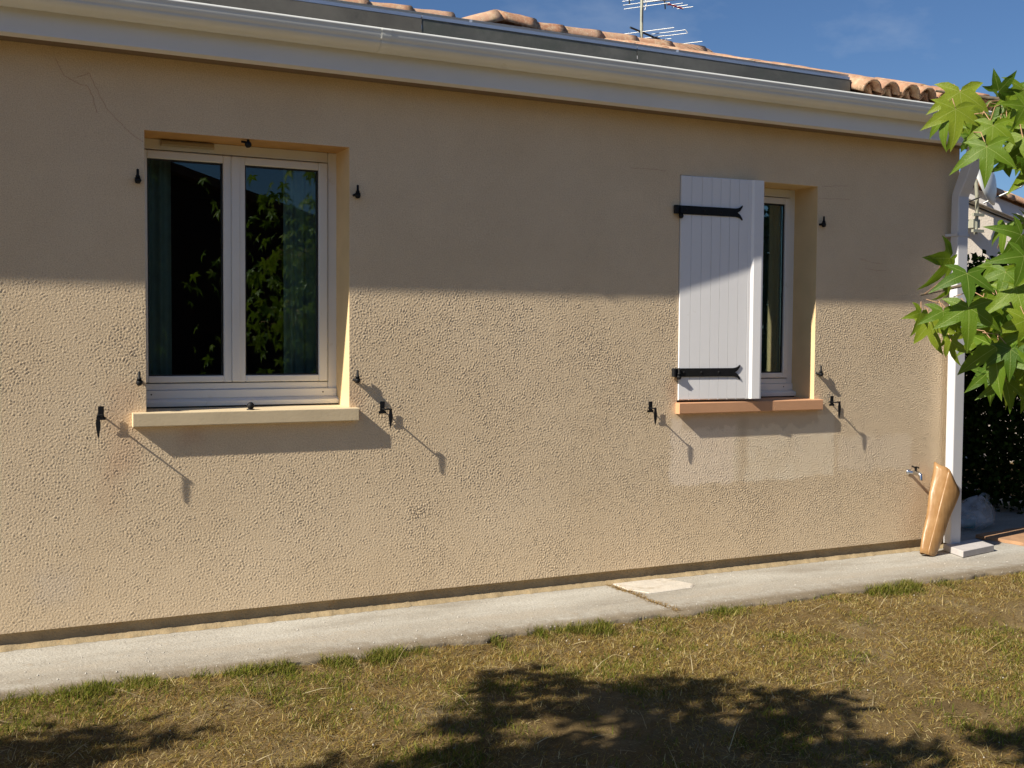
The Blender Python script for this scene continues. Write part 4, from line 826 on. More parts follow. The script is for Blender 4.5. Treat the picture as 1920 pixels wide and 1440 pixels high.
LEAVES=[(2.228, -3.003, 1.913, -0.122, -0.206, -0.971, -0.51, -0.826, 0.239, 0.1, 1.0),
(2.161, -3.051, 1.856, -0.143, -0.247, -0.958, -0.348, -0.894, 0.282, 0.095, 1.05),
(2.218, -2.968, 1.853, -0.191, -0.063, -0.98, -0.97, -0.141, 0.198, 0.077, 1.0),
(2.288, -3.067, 1.91, 0.149, -0.796, 0.587, -0.613, -0.54, -0.577, 0.057, 1.15),
(2.224, -3.107, 1.814, -0.291, -0.221, -0.931, -0.529, -0.774, 0.349, 0.079, 1.0),
(2.16, -3.145, 1.753, -0.245, -0.244, -0.938, -0.611, -0.712, 0.345, 0.093, 1.0),
(2.258, -3.167, 1.851, -0.621, -0.048, -0.782, -0.152, -0.972, 0.18, 0.068, 1.05),
(2.367, -3.024, 1.775, 0.35, 0.1, -0.931, -0.747, -0.57, -0.342, 0.075, 1.05),
(2.334, -2.949, 1.819, 0.093, -0.095, -0.991, -0.969, -0.235, -0.068, 0.059, 1.0),
(2.375, -3.022, 1.901, -0.912, -0.136, -0.387, -0.281, 0.895, 0.347, 0.043, 1.0),
(2.314, -3.051, 1.825, 0.457, -0.755, -0.471, -0.38, -0.644, 0.664, 0.05, 0.9),
(2.321, -3.112, 1.793, -0.223, -0.349, -0.91, -0.676, -0.618, 0.402, 0.069, 1.0),
(2.356, -2.958, 1.877, 0.315, -0.52, -0.794, -0.107, -0.851, 0.515, 0.051, 1.0),
(2.354, -2.901, 1.866, 0.351, -0.331, -0.876, -0.731, -0.681, -0.035, 0.082, 1.0),
(2.28, -3.148, 1.555, -0.712, 0.002, -0.702, -0.078, -0.994, 0.075, 0.081, 1.05),
(2.298, -3.089, 1.58, -0.372, 0.031, -0.928, -0.928, -0.038, 0.371, 0.07, 1.0),
(2.327, -3.126, 1.585, -0.831, -0.131, 0.54, 0.166, -0.986, 0.016, 0.043, 1.0),
(2.099, -3.151, 1.458, -0.296, -0.395, -0.87, -0.354, -0.8, 0.484, 0.08, 1.15),
(2.177, -3.031, 1.503, -0.481, 0.088, -0.872, 0.265, -0.934, -0.24, 0.104, 1.0),
(2.112, -3.072, 1.373, -0.229, -0.253, -0.94, -0.476, -0.813, 0.335, 0.068, 1.05),
(2.096, -3.02, 1.37, -0.372, -0.179, -0.911, 0.038, -0.983, 0.178, 0.061, 0.85),
(2.134, -3.128, 1.38, -0.179, -0.229, -0.957, -0.594, -0.75, 0.29, 0.102, 1.0),
(2.162, -2.987, 1.345, 0.181, -0.139, -0.974, -0.959, -0.244, -0.143, 0.084, 0.95),
(2.176, -3.041, 1.301, 0.087, -0.092, -0.992, -0.996, -0.029, -0.085, 0.07, 0.8),
(2.254, -3.148, 1.283, -0.192, -0.17, -0.966, -0.698, -0.669, 0.257, 0.076, 1.0),
(2.257, -3.105, 1.289, -0.184, -0.067, -0.981, -0.971, -0.141, 0.192, 0.127, 1.1),
(2.279, -3.054, 1.406, 0.425, -0.57, -0.703, -0.328, -0.821, 0.468, 0.063, 1.0),
(2.296, -3.093, 1.47, -0.494, -0.209, -0.844, -0.55, -0.677, 0.489, 0.073, 1.0),
(2.268, -3.167, 1.503, -0.426, -0.151, -0.892, -0.191, -0.949, 0.252, 0.082, 1.1),
(2.301, -3.12, 1.431, -0.072, -0.332, -0.941, -0.726, -0.63, 0.278, 0.1, 1.05),
(2.373, -3.024, 1.369, -0.249, -0.141, -0.958, -0.25, -0.946, 0.205, 0.085, 1.1),
(2.347, -2.979, 1.356, 0.227, -0.05, -0.973, -0.809, -0.566, -0.159, 0.097, 1.0),
(2.289, -2.949, 1.355, -0.251, 0.079, -0.965, 0.124, -0.986, -0.113, 0.08, 0.9),
(2.334, -3.021, 1.488, -0.722, -0.171, -0.671, -0.257, -0.834, 0.489, 0.051, 0.9),
(2.238, -2.976, 1.434, -0.646, 0.068, -0.761, 0.316, -0.883, -0.347, 0.053, 0.9),
(2.28, -3.169, 1.353, -0.21, -0.161, -0.964, -0.338, -0.914, 0.226, 0.09, 1.05),
(2.357, -2.984, 1.855, -0.577, 0.094, -0.811, -0.808, -0.208, 0.551, 0.097, 1.0),
(2.472, -3.031, 1.883, -0.448, 0.256, -0.856, -0.022, -0.961, -0.275, 0.102, 1.0),
(2.54, -3.083, 1.273, -0.394, -0.252, -0.884, -0.209, -0.912, 0.353, 0.101, 1.0),
(2.634, -2.929, 1.827, -0.488, -0.039, -0.872, 0.612, -0.728, -0.31, 0.073, 1.0),
(2.603, -3.051, 1.365, 0.307, -0.544, -0.781, -0.951, -0.214, -0.225, 0.088, 1.0),
(2.482, -3.044, 1.849, -0.447, -0.387, -0.807, 0.435, -0.882, 0.182, 0.072, 1.0),
(2.653, -2.918, 1.919, -0.084, -0.093, -0.992, -0.758, -0.64, 0.124, 0.084, 1.0),
(2.576, -2.98, 1.902, 0.265, -0.238, -0.934, -0.458, -0.884, 0.095, 0.09, 1.0),
(2.556, -3.04, 1.816, -0.174, 0.157, -0.972, -0.312, -0.945, -0.096, 0.094, 1.0),
(2.923, -2.846, 1.295, -0.575, 0.231, -0.785, -0.47, -0.878, 0.086, 0.104, 1.0),
(2.624, -2.889, 1.214, 0.361, -0.251, -0.898, -0.637, -0.77, -0.04, 0.075, 1.0),
(2.502, -3.139, 1.856, -0.487, 0.332, -0.808, -0.825, -0.477, 0.301, 0.097, 1.0),
(2.39, -3.073, 1.481, -0.476, 0.327, -0.816, -0.39, -0.91, -0.137, 0.071, 1.0),
(2.37, -3.041, 1.202, -0.197, -0.484, -0.853, -0.111, -0.853, 0.51, 0.084, 1.0),
(2.554, -2.959, 1.479, -0.614, 0.09, -0.784, -0.363, -0.914, 0.179, 0.099, 1.0),
(2.684, -2.743, 1.964, -0.321, 0.385, -0.865, -0.899, 0.162, 0.406, 0.102, 1.0),
(2.909, -2.865, 1.429, -0.068, -0.561, -0.825, -0.457, -0.717, 0.526, 0.073, 1.0),
(2.892, -2.825, 1.808, -0.373, -0.292, -0.881, 0.317, -0.932, 0.174, 0.098, 1.0),
(2.749, -2.925, 1.376, 0.219, -0.152, -0.964, -0.943, 0.22, -0.248, 0.073, 1.0),
(2.511, -3.15, 1.32, 0.526, -0.129, -0.841, 0.219, -0.934, 0.281, 0.104, 1.0),
(2.801, -2.803, 1.29, -0.212, 0.381, -0.9, -0.601, -0.777, -0.187, 0.101, 1.0),
(2.853, -2.83, 1.832, -0.208, -0.556, -0.805, -0.36, -0.721, 0.592, 0.077, 1.0),
(2.668, -2.825, 1.232, -0.168, -0.263, -0.95, -0.556, -0.771, 0.312, 0.091, 1.0),
(2.53, -3.106, 1.342, -0.376, -0.388, -0.842, -0.33, -0.793, 0.513, 0.088, 1.0),
(2.505, -3.103, 1.758, -0.013, -0.175, -0.985, -0.557, -0.817, 0.152, 0.078, 1.0),
(2.547, -3.119, 1.523, -0.138, -0.596, -0.791, 0.042, -0.802, 0.596, 0.088, 1.0),
(2.502, -3.111, 1.767, 0.478, -0.188, -0.858, -0.098, -0.982, 0.161, 0.085, 1.0),
(2.373, -3.011, 1.245, -0.526, -0.042, -0.849, -0.849, -0.04, 0.528, 0.082, 1.0),
(2.479, -3.157, 1.305, -0.364, -0.183, -0.913, 0.501, -0.865, -0.026, 0.087, 1.0),
(2.729, -2.912, 1.764, 0.036, -0.451, -0.892, -0.562, -0.747, 0.355, 0.081, 1.0),
(2.503, -3.004, 1.231, 0.15, -0.663, -0.733, -0.151, -0.748, 0.646, 0.075, 1.0),
(2.404, -3.046, 1.322, -0.435, 0.335, -0.836, -0.161, -0.942, -0.294, 0.098, 1.0),
(2.744, -2.941, 1.903, -0.346, -0.271, -0.898, -0.733, -0.519, 0.439, 0.103, 1.0),
(2.557, -3.002, 1.885, -0.421, 0.474, -0.773, -0.783, -0.62, 0.047, 0.103, 1.0),
(2.877, -2.828, 1.265, -0.545, -0.129, -0.829, 0.362, -0.928, -0.093, 0.103, 1.0),
(2.791, -2.94, 1.535, -0.027, -0.545, -0.838, -0.513, -0.712, 0.479, 0.092, 1.0),
(2.504, -2.949, 1.223, -0.164, -0.591, -0.79, -0.294, -0.735, 0.611, 0.078, 1.0),
(2.811, -2.8, 1.782, -0.199, -0.104, -0.975, 0.053, -0.994, 0.095, 0.099, 1.0),
(2.446, -3.009, 1.941, -0.155, -0.436, -0.887, -0.006, -0.897, 0.442, 0.103, 1.0),
(2.77, -2.972, 1.225, -0.152, 0.249, -0.957, -0.131, -0.964, -0.23, 0.079, 1.0),
(2.841, -2.882, 1.798, -0.415, 0.208, -0.886, -0.077, -0.978, -0.194, 0.076, 1.0),
(2.847, -2.804, 1.371, -0.413, -0.135, -0.901, -0.885, 0.295, 0.361, 0.076, 1.0),
(2.326, -2.987, 1.869, -0.69, -0.378, -0.617, 0.197, -0.918, 0.343, 0.095, 1.0),
(2.802, -2.835, 1.207, 0.109, -0.436, -0.893, -0.972, 0.139, -0.187, 0.094, 1.0),
(2.461, -3.06, 1.379, 0.289, -0.441, -0.85, -0.763, -0.642, 0.074, 0.101, 1.0),
(2.73, -2.776, 1.855, -0.279, -0.046, -0.959, -0.545, -0.815, 0.198, 0.085, 1.0),
(2.911, -2.804, 2.027, -0.368, 0.284, -0.885, -0.876, -0.426, 0.228, 0.078, 1.0),
(2.454, -3.044, 1.302, 0.017, -0.74, -0.673, 0.293, -0.639, 0.711, 0.095, 1.0),
(2.87, -2.875, 1.437, 0.221, -0.518, -0.826, -0.93, -0.367, -0.019, 0.102, 1.0),
(2.685, -2.904, 1.783, -0.675, -0.107, -0.73, -0.543, -0.597, 0.59, 0.079, 1.0),
(2.815, -2.819, 1.467, 0.109, -0.184, -0.977, -0.899, -0.438, -0.017, 0.101, 1.0),
(2.684, -2.924, 1.309, -0.262, -0.598, -0.758, 0.639, -0.696, 0.329, 0.082, 1.0),
(2.68, -2.927, 1.87, 0.12, -0.081, -0.99, -0.509, -0.861, 0.009, 0.097, 1.0),
(2.862, -2.793, 1.547, 0.256, -0.453, -0.854, -0.697, -0.699, 0.162, 0.07, 1.0),
(2.418, -3.117, 1.336, 0.378, 0.049, -0.925, -0.062, -0.995, -0.078, 0.083, 1.0),
(2.571, -3.041, 1.266, -0.297, -0.28, -0.913, -0.411, -0.826, 0.387, 0.071, 1.0),
(2.892, -2.858, 1.838, -0.425, -0.296, -0.856, -0.487, -0.722, 0.492, 0.085, 1.0),
(2.498, -2.942, 1.287, -0.116, -0.576, -0.809, 0.429, -0.764, 0.483, 0.081, 1.0),
(2.335, -3.067, 1.374, -0.309, 0.092, -0.947, -0.659, -0.738, 0.144, 0.097, 1.0),
(2.547, -3.113, 1.899, -0.557, -0.413, -0.72, -0.013, -0.863, 0.505, 0.093, 1.0),
(2.53, -2.984, 1.524, -0.332, -0.564, -0.756, -0.504, -0.571, 0.648, 0.1, 1.0),
(2.759, -2.952, 1.919, -0.105, -0.626, -0.772, -0.775, -0.435, 0.458, 0.073, 1.0),
(2.315, -3.062, 1.301, 0.356, -0.112, -0.928, -0.452, -0.889, -0.066, 0.081, 1.0),
(2.668, -3.025, 1.83, 0.6, -0.217, -0.77, -0.49, -0.86, -0.14, 0.078, 1.0),
(2.931, -2.838, 1.316, -0.69, -0.323, -0.647, 0.117, -0.933, 0.34, 0.1, 1.0),
(2.518, -2.879, 1.945, -0.085, -0.32, -0.943, 0.396, -0.88, 0.263, 0.083, 1.0),
(2.478, -3.139, 1.289, -0.401, 0.224, -0.888, -0.519, -0.855, 0.019, 0.077, 1.0),
(2.646, -2.84, 1.439, 0.547, -0.214, -0.809, -0.806, -0.397, -0.439, 0.082, 1.0),
(2.885, -2.811, 1.85, 0.095, 0.181, -0.979, -0.12, -0.974, -0.191, 0.084, 1.0),
(2.51, -2.949, 1.86, -0.013, 0.124, -0.992, -0.983, -0.182, -0.01, 0.071, 1.0),
(2.488, -3.095, 1.408, -0.387, -0.185, -0.903, -0.745, -0.514, 0.425, 0.104, 1.0),
(2.556, -2.86, 1.34, -0.102, -0.49, -0.866, -0.04, -0.867, 0.496, 0.071, 1.0),
(2.479, -3.107, 1.9, -0.401, 0.142, -0.905, -0.017, -0.989, -0.147, 0.092, 1.0),
(2.582, -2.881, 1.829, 0.158, -0.77, -0.618, -0.808, -0.46, 0.368, 0.079, 1.0),
(2.555, -2.967, 1.843, 0.457, -0.18, -0.871, -0.159, -0.98, 0.119, 0.101, 1.0),
(2.823, -2.923, 1.527, 0.21, 0.111, -0.971, -0.46, -0.865, -0.199, 0.099, 1.0),
(2.604, -2.787, 1.212, -0.017, -0.358, -0.934, -0.449, -0.832, 0.327, 0.087, 1.0),
(2.43, -2.973, 1.391, -0.094, -0.665, -0.741, -0.661, -0.515, 0.545, 0.101, 1.0),
(2.597, -2.889, 1.982, 0.109, -0.687, -0.718, -0.938, -0.311, 0.155, 0.073, 1.0),
(2.869, -2.85, 1.95, 0.214, -0.717, -0.663, -0.831, -0.491, 0.263, 0.077, 1.0),
(2.485, -3.162, 1.205, -0.59, 0.236, -0.772, 0.053, -0.943, -0.329, 0.073, 1.0),
(2.645, -2.956, 1.335, -0.144, -0.438, -0.887, -0.364, -0.81, 0.459, 0.072, 1.0),
(2.458, -2.987, 1.439, 0.169, 0.054, -0.984, -0.292, -0.951, -0.103, 0.103, 1.0),
(2.64, -2.976, 1.849, -0.296, -0.004, -0.955, -0.262, -0.961, 0.085, 0.097, 1.0),
(2.663, -2.893, 1.483, -0.499, -0.043, -0.865, 0.029, -0.999, 0.033, 0.09, 1.0),
(2.592, -2.838, 1.207, -0.059, -0.679, -0.732, 0.078, -0.734, 0.675, 0.086, 1.0),
(2.468, -2.958, 1.887, -0.208, 0.135, -0.969, 0.009, -0.99, -0.14, 0.083, 1.0),
(2.674, -2.814, 1.243, -0.428, -0.413, -0.804, -0.308, -0.77, 0.559, 0.076, 1.0),
(2.51, -3.142, 1.918, 0.537, 0.008, -0.844, 0.052, -0.998, 0.024, 0.078, 1.0),
(2.609, -3.062, 1.866, -0.28, -0.407, -0.869, 0.244, -0.906, 0.346, 0.08, 1.0),
(2.483, -3.101, 1.91, -0.734, -0.355, -0.579, 0.543, -0.819, -0.186, 0.09, 1.0),
(2.635, -2.849, 1.444, -0.626, 0.166, -0.762, -0.622, -0.695, 0.359, 0.097, 1.0),
(2.564, -2.964, 1.22, 0.209, -0.297, -0.932, -0.839, -0.543, -0.015, 0.077, 1.0),
(2.531, -2.898, 1.946, 0.034, -0.585, -0.811, -0.763, -0.539, 0.357, 0.101, 1.0),
(2.601, -2.977, 1.769, 0.551, -0.112, -0.827, -0.834, -0.098, -0.542, 0.104, 1.0),
(2.749, -2.888, 1.412, 0.274, -0.532, -0.801, -0.025, -0.837, 0.547, 0.092, 1.0),
(2.345, -3.066, 1.435, 0.244, -0.571, -0.784, -0.403, -0.795, 0.453, 0.076, 1.0),
(2.662, -3.009, 1.438, -0.337, -0.467, -0.818, 0.05, -0.876, 0.48, 0.074, 1.0),
(2.577, -2.781, 1.308, -0.252, -0.43, -0.867, -0.318, -0.81, 0.493, 0.083, 1.0),
(2.732, -2.889, 1.866, 0.256, -0.702, -0.664, -0.85, -0.491, 0.191, 0.098, 1.0),
(2.64, -3.046, 1.294, -0.214, -0.46, -0.862, -0.641, -0.599, 0.479, 0.096, 1.0),
(2.401, -3.014, 1.336, 0.215, -0.038, -0.976, 0.715, -0.675, 0.184, 0.071, 1.0),
(2.491, -3.133, 1.447, 0.11, -0.632, -0.767, -0.943, -0.311, 0.121, 0.099, 1.0),
(2.648, -2.861, 1.826, -0.526, -0.334, -0.782, -0.789, -0.153, 0.595, 0.072, 1.0),
(2.465, -3.117, 1.88, -0.073, -0.106, -0.992, 0.251, -0.964, 0.084, 0.095, 1.0),
(2.392, -3.048, 1.331, -0.225, 0.281, -0.933, -0.176, -0.953, -0.245, 0.1, 1.0),
(2.607, -2.986, 1.771, -0.355, 0.164, -0.92, 0.084, -0.975, -0.206, 0.072, 1.0),
(2.784, -2.843, 1.24, -0.007, -0.616, -0.788, -0.555, -0.653, 0.516, 0.095, 1.0),
(2.51, -3.094, 1.74, -0.384, 0.276, -0.881, 0.527, -0.718, -0.455, 0.088, 1.0),
(2.454, -3.006, 1.357, 0.162, -0.126, -0.979, -0.713, -0.701, -0.027, 0.07, 1.0),
(2.526, -3.001, 1.762, 0.192, -0.702, -0.686, -0.942, -0.327, 0.07, 0.103, 1.0),
(2.668, -2.944, 1.427, 0.005, -0.439, -0.898, -0.984, -0.164, 0.075, 0.077, 1.0),
(2.526, -3.0, 1.538, -0.585, 0.028, -0.81, -0.704, -0.512, 0.491, 0.08, 1.0),
(2.808, -2.86, 1.513, 0.09, -0.091, -0.992, -0.771, -0.636, -0.012, 0.102, 1.0),
(2.432, -3.02, 1.813, -0.271, -0.529, -0.805, 0.143, -0.849, 0.509, 0.077, 1.0),
(2.841, -2.903, 1.52, -0.096, 0.289, -0.953, -0.963, -0.271, 0.015, 0.077, 1.0),
(2.428, -3.059, 1.369, -0.451, 0.07, -0.89, 0.544, -0.769, -0.336, 0.086, 1.0),
(2.827, -2.885, 1.845, 0.246, -0.421, -0.873, -0.437, -0.852, 0.288, 0.079, 1.0),
(2.822, -2.8, 1.842, 0.357, -0.495, -0.792, 0.755, -0.346, 0.556, 0.073, 1.0),
(2.664, -2.884, 1.852, -0.521, -0.06, -0.851, -0.414, -0.855, 0.314, 0.076, 1.0),
(2.574, -2.826, 1.918, -0.087, 0.123, -0.989, 0.397, -0.906, -0.148, 0.081, 1.0),
(2.387, -3.07, 1.781, 0.3, 0.063, -0.952, -0.538, -0.813, -0.223, 0.101, 1.0),
(2.687, -2.955, 1.972, -0.489, -0.336, -0.805, -0.278, -0.815, 0.509, 0.072, 1.0),
(2.512, -2.975, 1.429, -0.312, -0.243, -0.919, -0.08, -0.956, 0.281, 0.084, 1.0),
(2.71, -2.824, 1.774, -0.056, -0.664, -0.746, 0.004, -0.747, 0.665, 0.098, 1.0),
(2.73, -2.905, 1.959, -0.213, -0.474, -0.854, -0.563, -0.655, 0.504, 0.072, 1.0),
(2.768, -2.909, 1.567, -0.458, -0.326, -0.827, -0.306, -0.816, 0.491, 0.084, 1.0),
(2.508, -3.162, 1.231, -0.507, 0.049, -0.861, -0.374, -0.912, 0.169, 0.098, 1.0),
(2.749, -2.84, 1.22, 0.241, -0.574, -0.783, -0.533, -0.752, 0.387, 0.095, 1.0),
(2.354, -3.037, 1.848, 0.047, -0.259, -0.965, -0.994, -0.104, -0.021, 0.079, 1.0),
(2.782, -2.796, 1.996, -0.491, -0.425, -0.76, -0.543, -0.533, 0.649, 0.097, 1.0),
(2.437, -3.05, 1.244, 0.279, -0.47, -0.837, -0.82, -0.571, 0.047, 0.08, 1.0),
(2.765, -2.795, 1.863, 0.22, -0.186, -0.958, -0.011, -0.982, 0.188, 0.102, 1.0),
(2.54, -2.979, 1.793, -0.373, -0.257, -0.891, 0.392, -0.915, 0.099, 0.083, 1.0),
(2.606, -2.873, 1.493, -0.193, -0.634, -0.749, -0.846, -0.279, 0.454, 0.086, 1.0),
(2.556, -2.971, 1.35, 0.093, -0.712, -0.696, -0.415, -0.663, 0.623, 0.098, 1.0),
(2.899, -2.834, 1.489, -0.284, 0.306, -0.909, -0.194, -0.946, -0.258, 0.079, 1.0),
(2.451, -2.934, 1.419, 0.59, -0.102, -0.801, -0.342, -0.93, -0.133, 0.088, 1.0),
(2.453, -2.936, 1.438, -0.314, -0.221, -0.923, 0.224, -0.962, 0.154, 0.085, 1.0),
(2.663, -2.874, 1.531, -0.348, -0.467, -0.813, -0.094, -0.845, 0.526, 0.075, 1.0),
(2.679, -2.801, 1.335, 0.023, -0.407, -0.913, -0.783, -0.576, 0.237, 0.105, 1.0),
(2.433, -3.091, 1.9, -0.532, -0.093, -0.842, -0.162, -0.964, 0.209, 0.078, 1.0),
(2.674, -2.752, 1.322, -0.079, -0.649, -0.756, -0.87, -0.326, 0.37, 0.071, 1.0),
(2.642, -2.828, 1.41, 0.303, -0.115, -0.946, 0.549, -0.791, 0.272, 0.076, 1.0),
(2.485, -3.089, 1.759, -0.375, 0.311, -0.873, -0.676, -0.736, 0.028, 0.09, 1.0),
(2.443, -2.951, 1.314, 0.064, -0.314, -0.947, -0.461, -0.851, 0.251, 0.075, 1.0),
(2.636, -2.91, 1.2, 0.309, -0.625, -0.717, -0.656, -0.686, 0.315, 0.105, 1.0)]
TT = Vector((3.15, -3.95, 0))
tree = thing('sweetgum_tree', 'young sweetgum tree with star-shaped leaves reaching in from the right', 'tree', TT)
def sub(p): return (p[0]-TT.x, p[1]-TT.y, p[2]-TT.z)
q = MB(); q.tube([sub(p) for p in ((3.15, -3.95, -.03), (3.17, -3.94, .6), (3.13, -3.96, 1.4), (3.16, -3.93, 2.2), (3.14, -3.95, 3.1))], [.045, .038, .03, .02, .008], 10); trunk = q.build('trunk', M['bark'], tree)
def branch(pts, r0=.013, r1=.003):
    n = len(pts); q = MB(); q.tube([sub(p) for p in pts], [r0+(r1-r0)*i/(n-1) for i in range(n)], 7); q.build('branch', M['bark'], tree)
branch([(3.14, -3.95, 1.55), (2.9, -3.55, 1.80), (2.62, -3.12, 1.88), (2.42, -2.93, 1.93), (2.30, -2.86, 1.95)])
branch([(3.14, -3.95, 1.1), (2.85, -3.5, 1.35), (2.62, -3.1, 1.47), (2.42, -2.93, 1.46), (2.25, -2.87, 1.42)])
branch([(3.14, -3.95, 1.3), (2.95, -3.4, 1.55), (2.75, -3.1, 1.62), (2.55, -3.0, 1.60)], .009)
tips = [(2.30, -2.86, 1.95), (2.45, -2.95, 1.93), (2.62, -3.1, 1.88), (2.25, -2.87, 1.42), (2.42, -2.93, 1.46), (2.6, -3.08, 1.48), (2.75, -3.1, 1.62), (2.55, -3.0, 1.60)]
ra = random.Random(77)
def put_leaf(pos, tip, nrm, size, sc=1.0, stalk=True, parent=None):
    tip = Vector(tip).normalized(); n = Vector(nrm); n = (n-tip*n.dot(tip)).normalized(); x = tip.cross(n)
    Mx = Matrix((x, tip, n)).transposed().to_4x4(); Mx.translation = Vector(pos)-TT
    o = link('leaf', LM[ra.randrange(7)], tree); o.matrix_local = Mx @ Matrix.Diagonal((size*sc, size, size, 1))
    if stalk:
        qs = MB(); t = min(tips, key=lambda c: (Vector(c)-Vector(pos)).length); d = Vector(t)-Vector(pos)
        if d.length > .09: d = d.normalized()*.09
        p0 = Vector(pos)-TT; qs.tube([p0+Vector((0, 0, 0)), p0+d*.45+Vector((0, 0, .018)), p0+d], .0012, 4); qs.build('leaf_stalk', M['petiole'], tree)
for L in LEAVES: put_leaf(L[0:3], L[3:6], L[6:9], L[9], L[10])
# rest of the crown: out of frame, but mirrored in the panes and throwing shade
cands = 0; mv, mf, mr = [], [], []
while cands < 480:
    a, b_, c = ra.gauss(0, 1), ra.gauss(0, 1), ra.gauss(0, 1)
    p = (2.78+a*.38, -4.25+b_*.5, 1.75+c*.55)
    if p[2] < .75 or p[2] > 2.95: continue
    # keep clear of the lens axis
    d = Vector(p)-CAM; 
    if d.dot(fw) > 0 and abs(d.dot(rt2)/d.dot(fw)) < .54: continue
    az = ra.uniform(0, 6.28); tip = Vector((math.cos(az), math.sin(az), -1.1)).normalized()
    nn_ = Vector((ra.uniform(-.6, .6), ra.uniform(-.6, .6), 1)); nn_ = (nn_-tip*nn_.dot(tip)).normalized(); xx_ = tip.cross(nn_); sz_ = ra.uniform(.065, .10); lm_ = LM[ra.randrange(7)]; k0 = len(mv)
    for vtx in lm_.vertices: mv.append(Vector(sub(p))+(xx_*vtx.co.x+tip*vtx.co.y+nn_*vtx.co.z)*sz_)
    mf += [tuple(i_+k0 for i_ in pl_.vertices) for pl_ in lm_.polygons]; mr += [d_.value for d_ in lm_.attributes['rib'].data]; cands += 1
me = bpy.data.meshes.new('leaf_mass'); me.from_pydata(mv, [], mf); me.update(); me.materials.append(M['leafmass'])
at = me.attributes.new('rib', 'FLOAT', 'POINT'); at.data.foreach_set('value', mr); link('leaf_mass', me, tree, kind='stuff')

# ================================================================ foliage as many small faces
def leafcloud(name, blobs, n, size, cols, mat, parent=None, seed=0, box=None, **kw):
    rs = np.random.RandomState(seed)
    if box is None:
        w = np.array([b_[3]*b_[4]*b_[5] for b_ in blobs]); pick = rs.choice(len(blobs), n, p=w/w.sum()); B = np.array(blobs)[pick]
        u = rs.normal(size=(n, 3)); u /= np.linalg.norm(u, axis=1, keepdims=True); rad = rs.uniform(.0, 1, (n, 1))**.45
        P_ = B[:, :3]+u*rad*B[:, 3:6]
    else: P_ = box(rs, n)
    t = rs.normal(size=(n, 3)); t /= np.linalg.norm(t, axis=1, keepdims=True); s = rs.normal(size=(n, 3)); s -= t*(s*t).sum(1, keepdims=True); s /= np.linalg.norm(s, axis=1, keepdims=True)
    L = size*rs.uniform(.6, 1.3, (n, 1)); W = L*.36
    v = np.stack([P_, P_+t*L*.5+s*W, P_+t*L, P_+t*L*.5-s*W], 1).reshape(-1, 3); f = np.arange(4*n).reshape(n, 4)
    me = fastmesh(name, v, f); me.materials.append(mat)
    c = np.array(cols)[rs.randint(0, len(cols), n)]*rs.uniform(.75, 1.25, (n, 1)); c = np.concatenate([c, np.ones((n, 1))], 1)
    at = me.color_attributes.new('col', 'FLOAT_COLOR', 'POINT'); at.data.foreach_set('color', np.repeat(c, 4, 0).astype(np.float32).ravel())
    return link(name, me, parent, **kw)
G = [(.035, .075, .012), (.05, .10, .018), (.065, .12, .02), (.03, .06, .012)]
# hedge
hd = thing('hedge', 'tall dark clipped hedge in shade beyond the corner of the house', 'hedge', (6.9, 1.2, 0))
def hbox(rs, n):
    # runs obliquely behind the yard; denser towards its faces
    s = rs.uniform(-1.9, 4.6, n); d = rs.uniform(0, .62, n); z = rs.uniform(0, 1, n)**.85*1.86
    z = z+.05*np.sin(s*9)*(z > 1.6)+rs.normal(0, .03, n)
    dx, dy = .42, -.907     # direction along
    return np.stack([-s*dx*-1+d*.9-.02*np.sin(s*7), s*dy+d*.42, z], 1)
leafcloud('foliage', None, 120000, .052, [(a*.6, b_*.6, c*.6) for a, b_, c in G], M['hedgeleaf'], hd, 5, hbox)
q = MB(); ra2 = random.Random(1)
for i in range(16):
    s = -1.8+i*.4; q.tube([(s*.42+.3, -s*.907+.12, 0), (s*.42+.3+ra2.uniform(-.1, .1), -s*.907+.12, .8), (s*.42+.3+ra2.uniform(-.15, .15), -s*.907+.15, 1.6)], [.022, .015, .006], 6)
q.build('stems', M['bark'], hd)
# unseen conifers added right of the camera to darken the second window's reflection
cs = thing('added_conifer_screen', 'dense dark evergreen screen added outside the frame to darken the reflection in the second window', 'hedge', (13, -9.5, 0))
leafcloud('foliage', None, 16000, .20, [(.02, .04, .012), (.03, .055, .015), (.015, .03, .01)], M['hedgeleaf'], cs, 6, lambda rs, n: np.stack([rs.uniform(-5.0, 6, n), rs.uniform(-.8, .8, n), rs.uniform(0, 1, n)*(4.1+.2*rs.normal(size=n))], 1))
# tree left behind the camera: its crown throws the shade on the lawn
st = thing('garden_tree', 'leafy tree outside the frame throwing dappled shade on the lawn', 'tree', (-1.9, -2.9, 0))
q = MB(); q.tube([(0, 0, -.05), (.05, .03, 1.2), (0, .05, 2.2), (.1, 0, 3.2)], [.09, .075, .055, .02], 10); q.build('trunk', M['bark'], st)
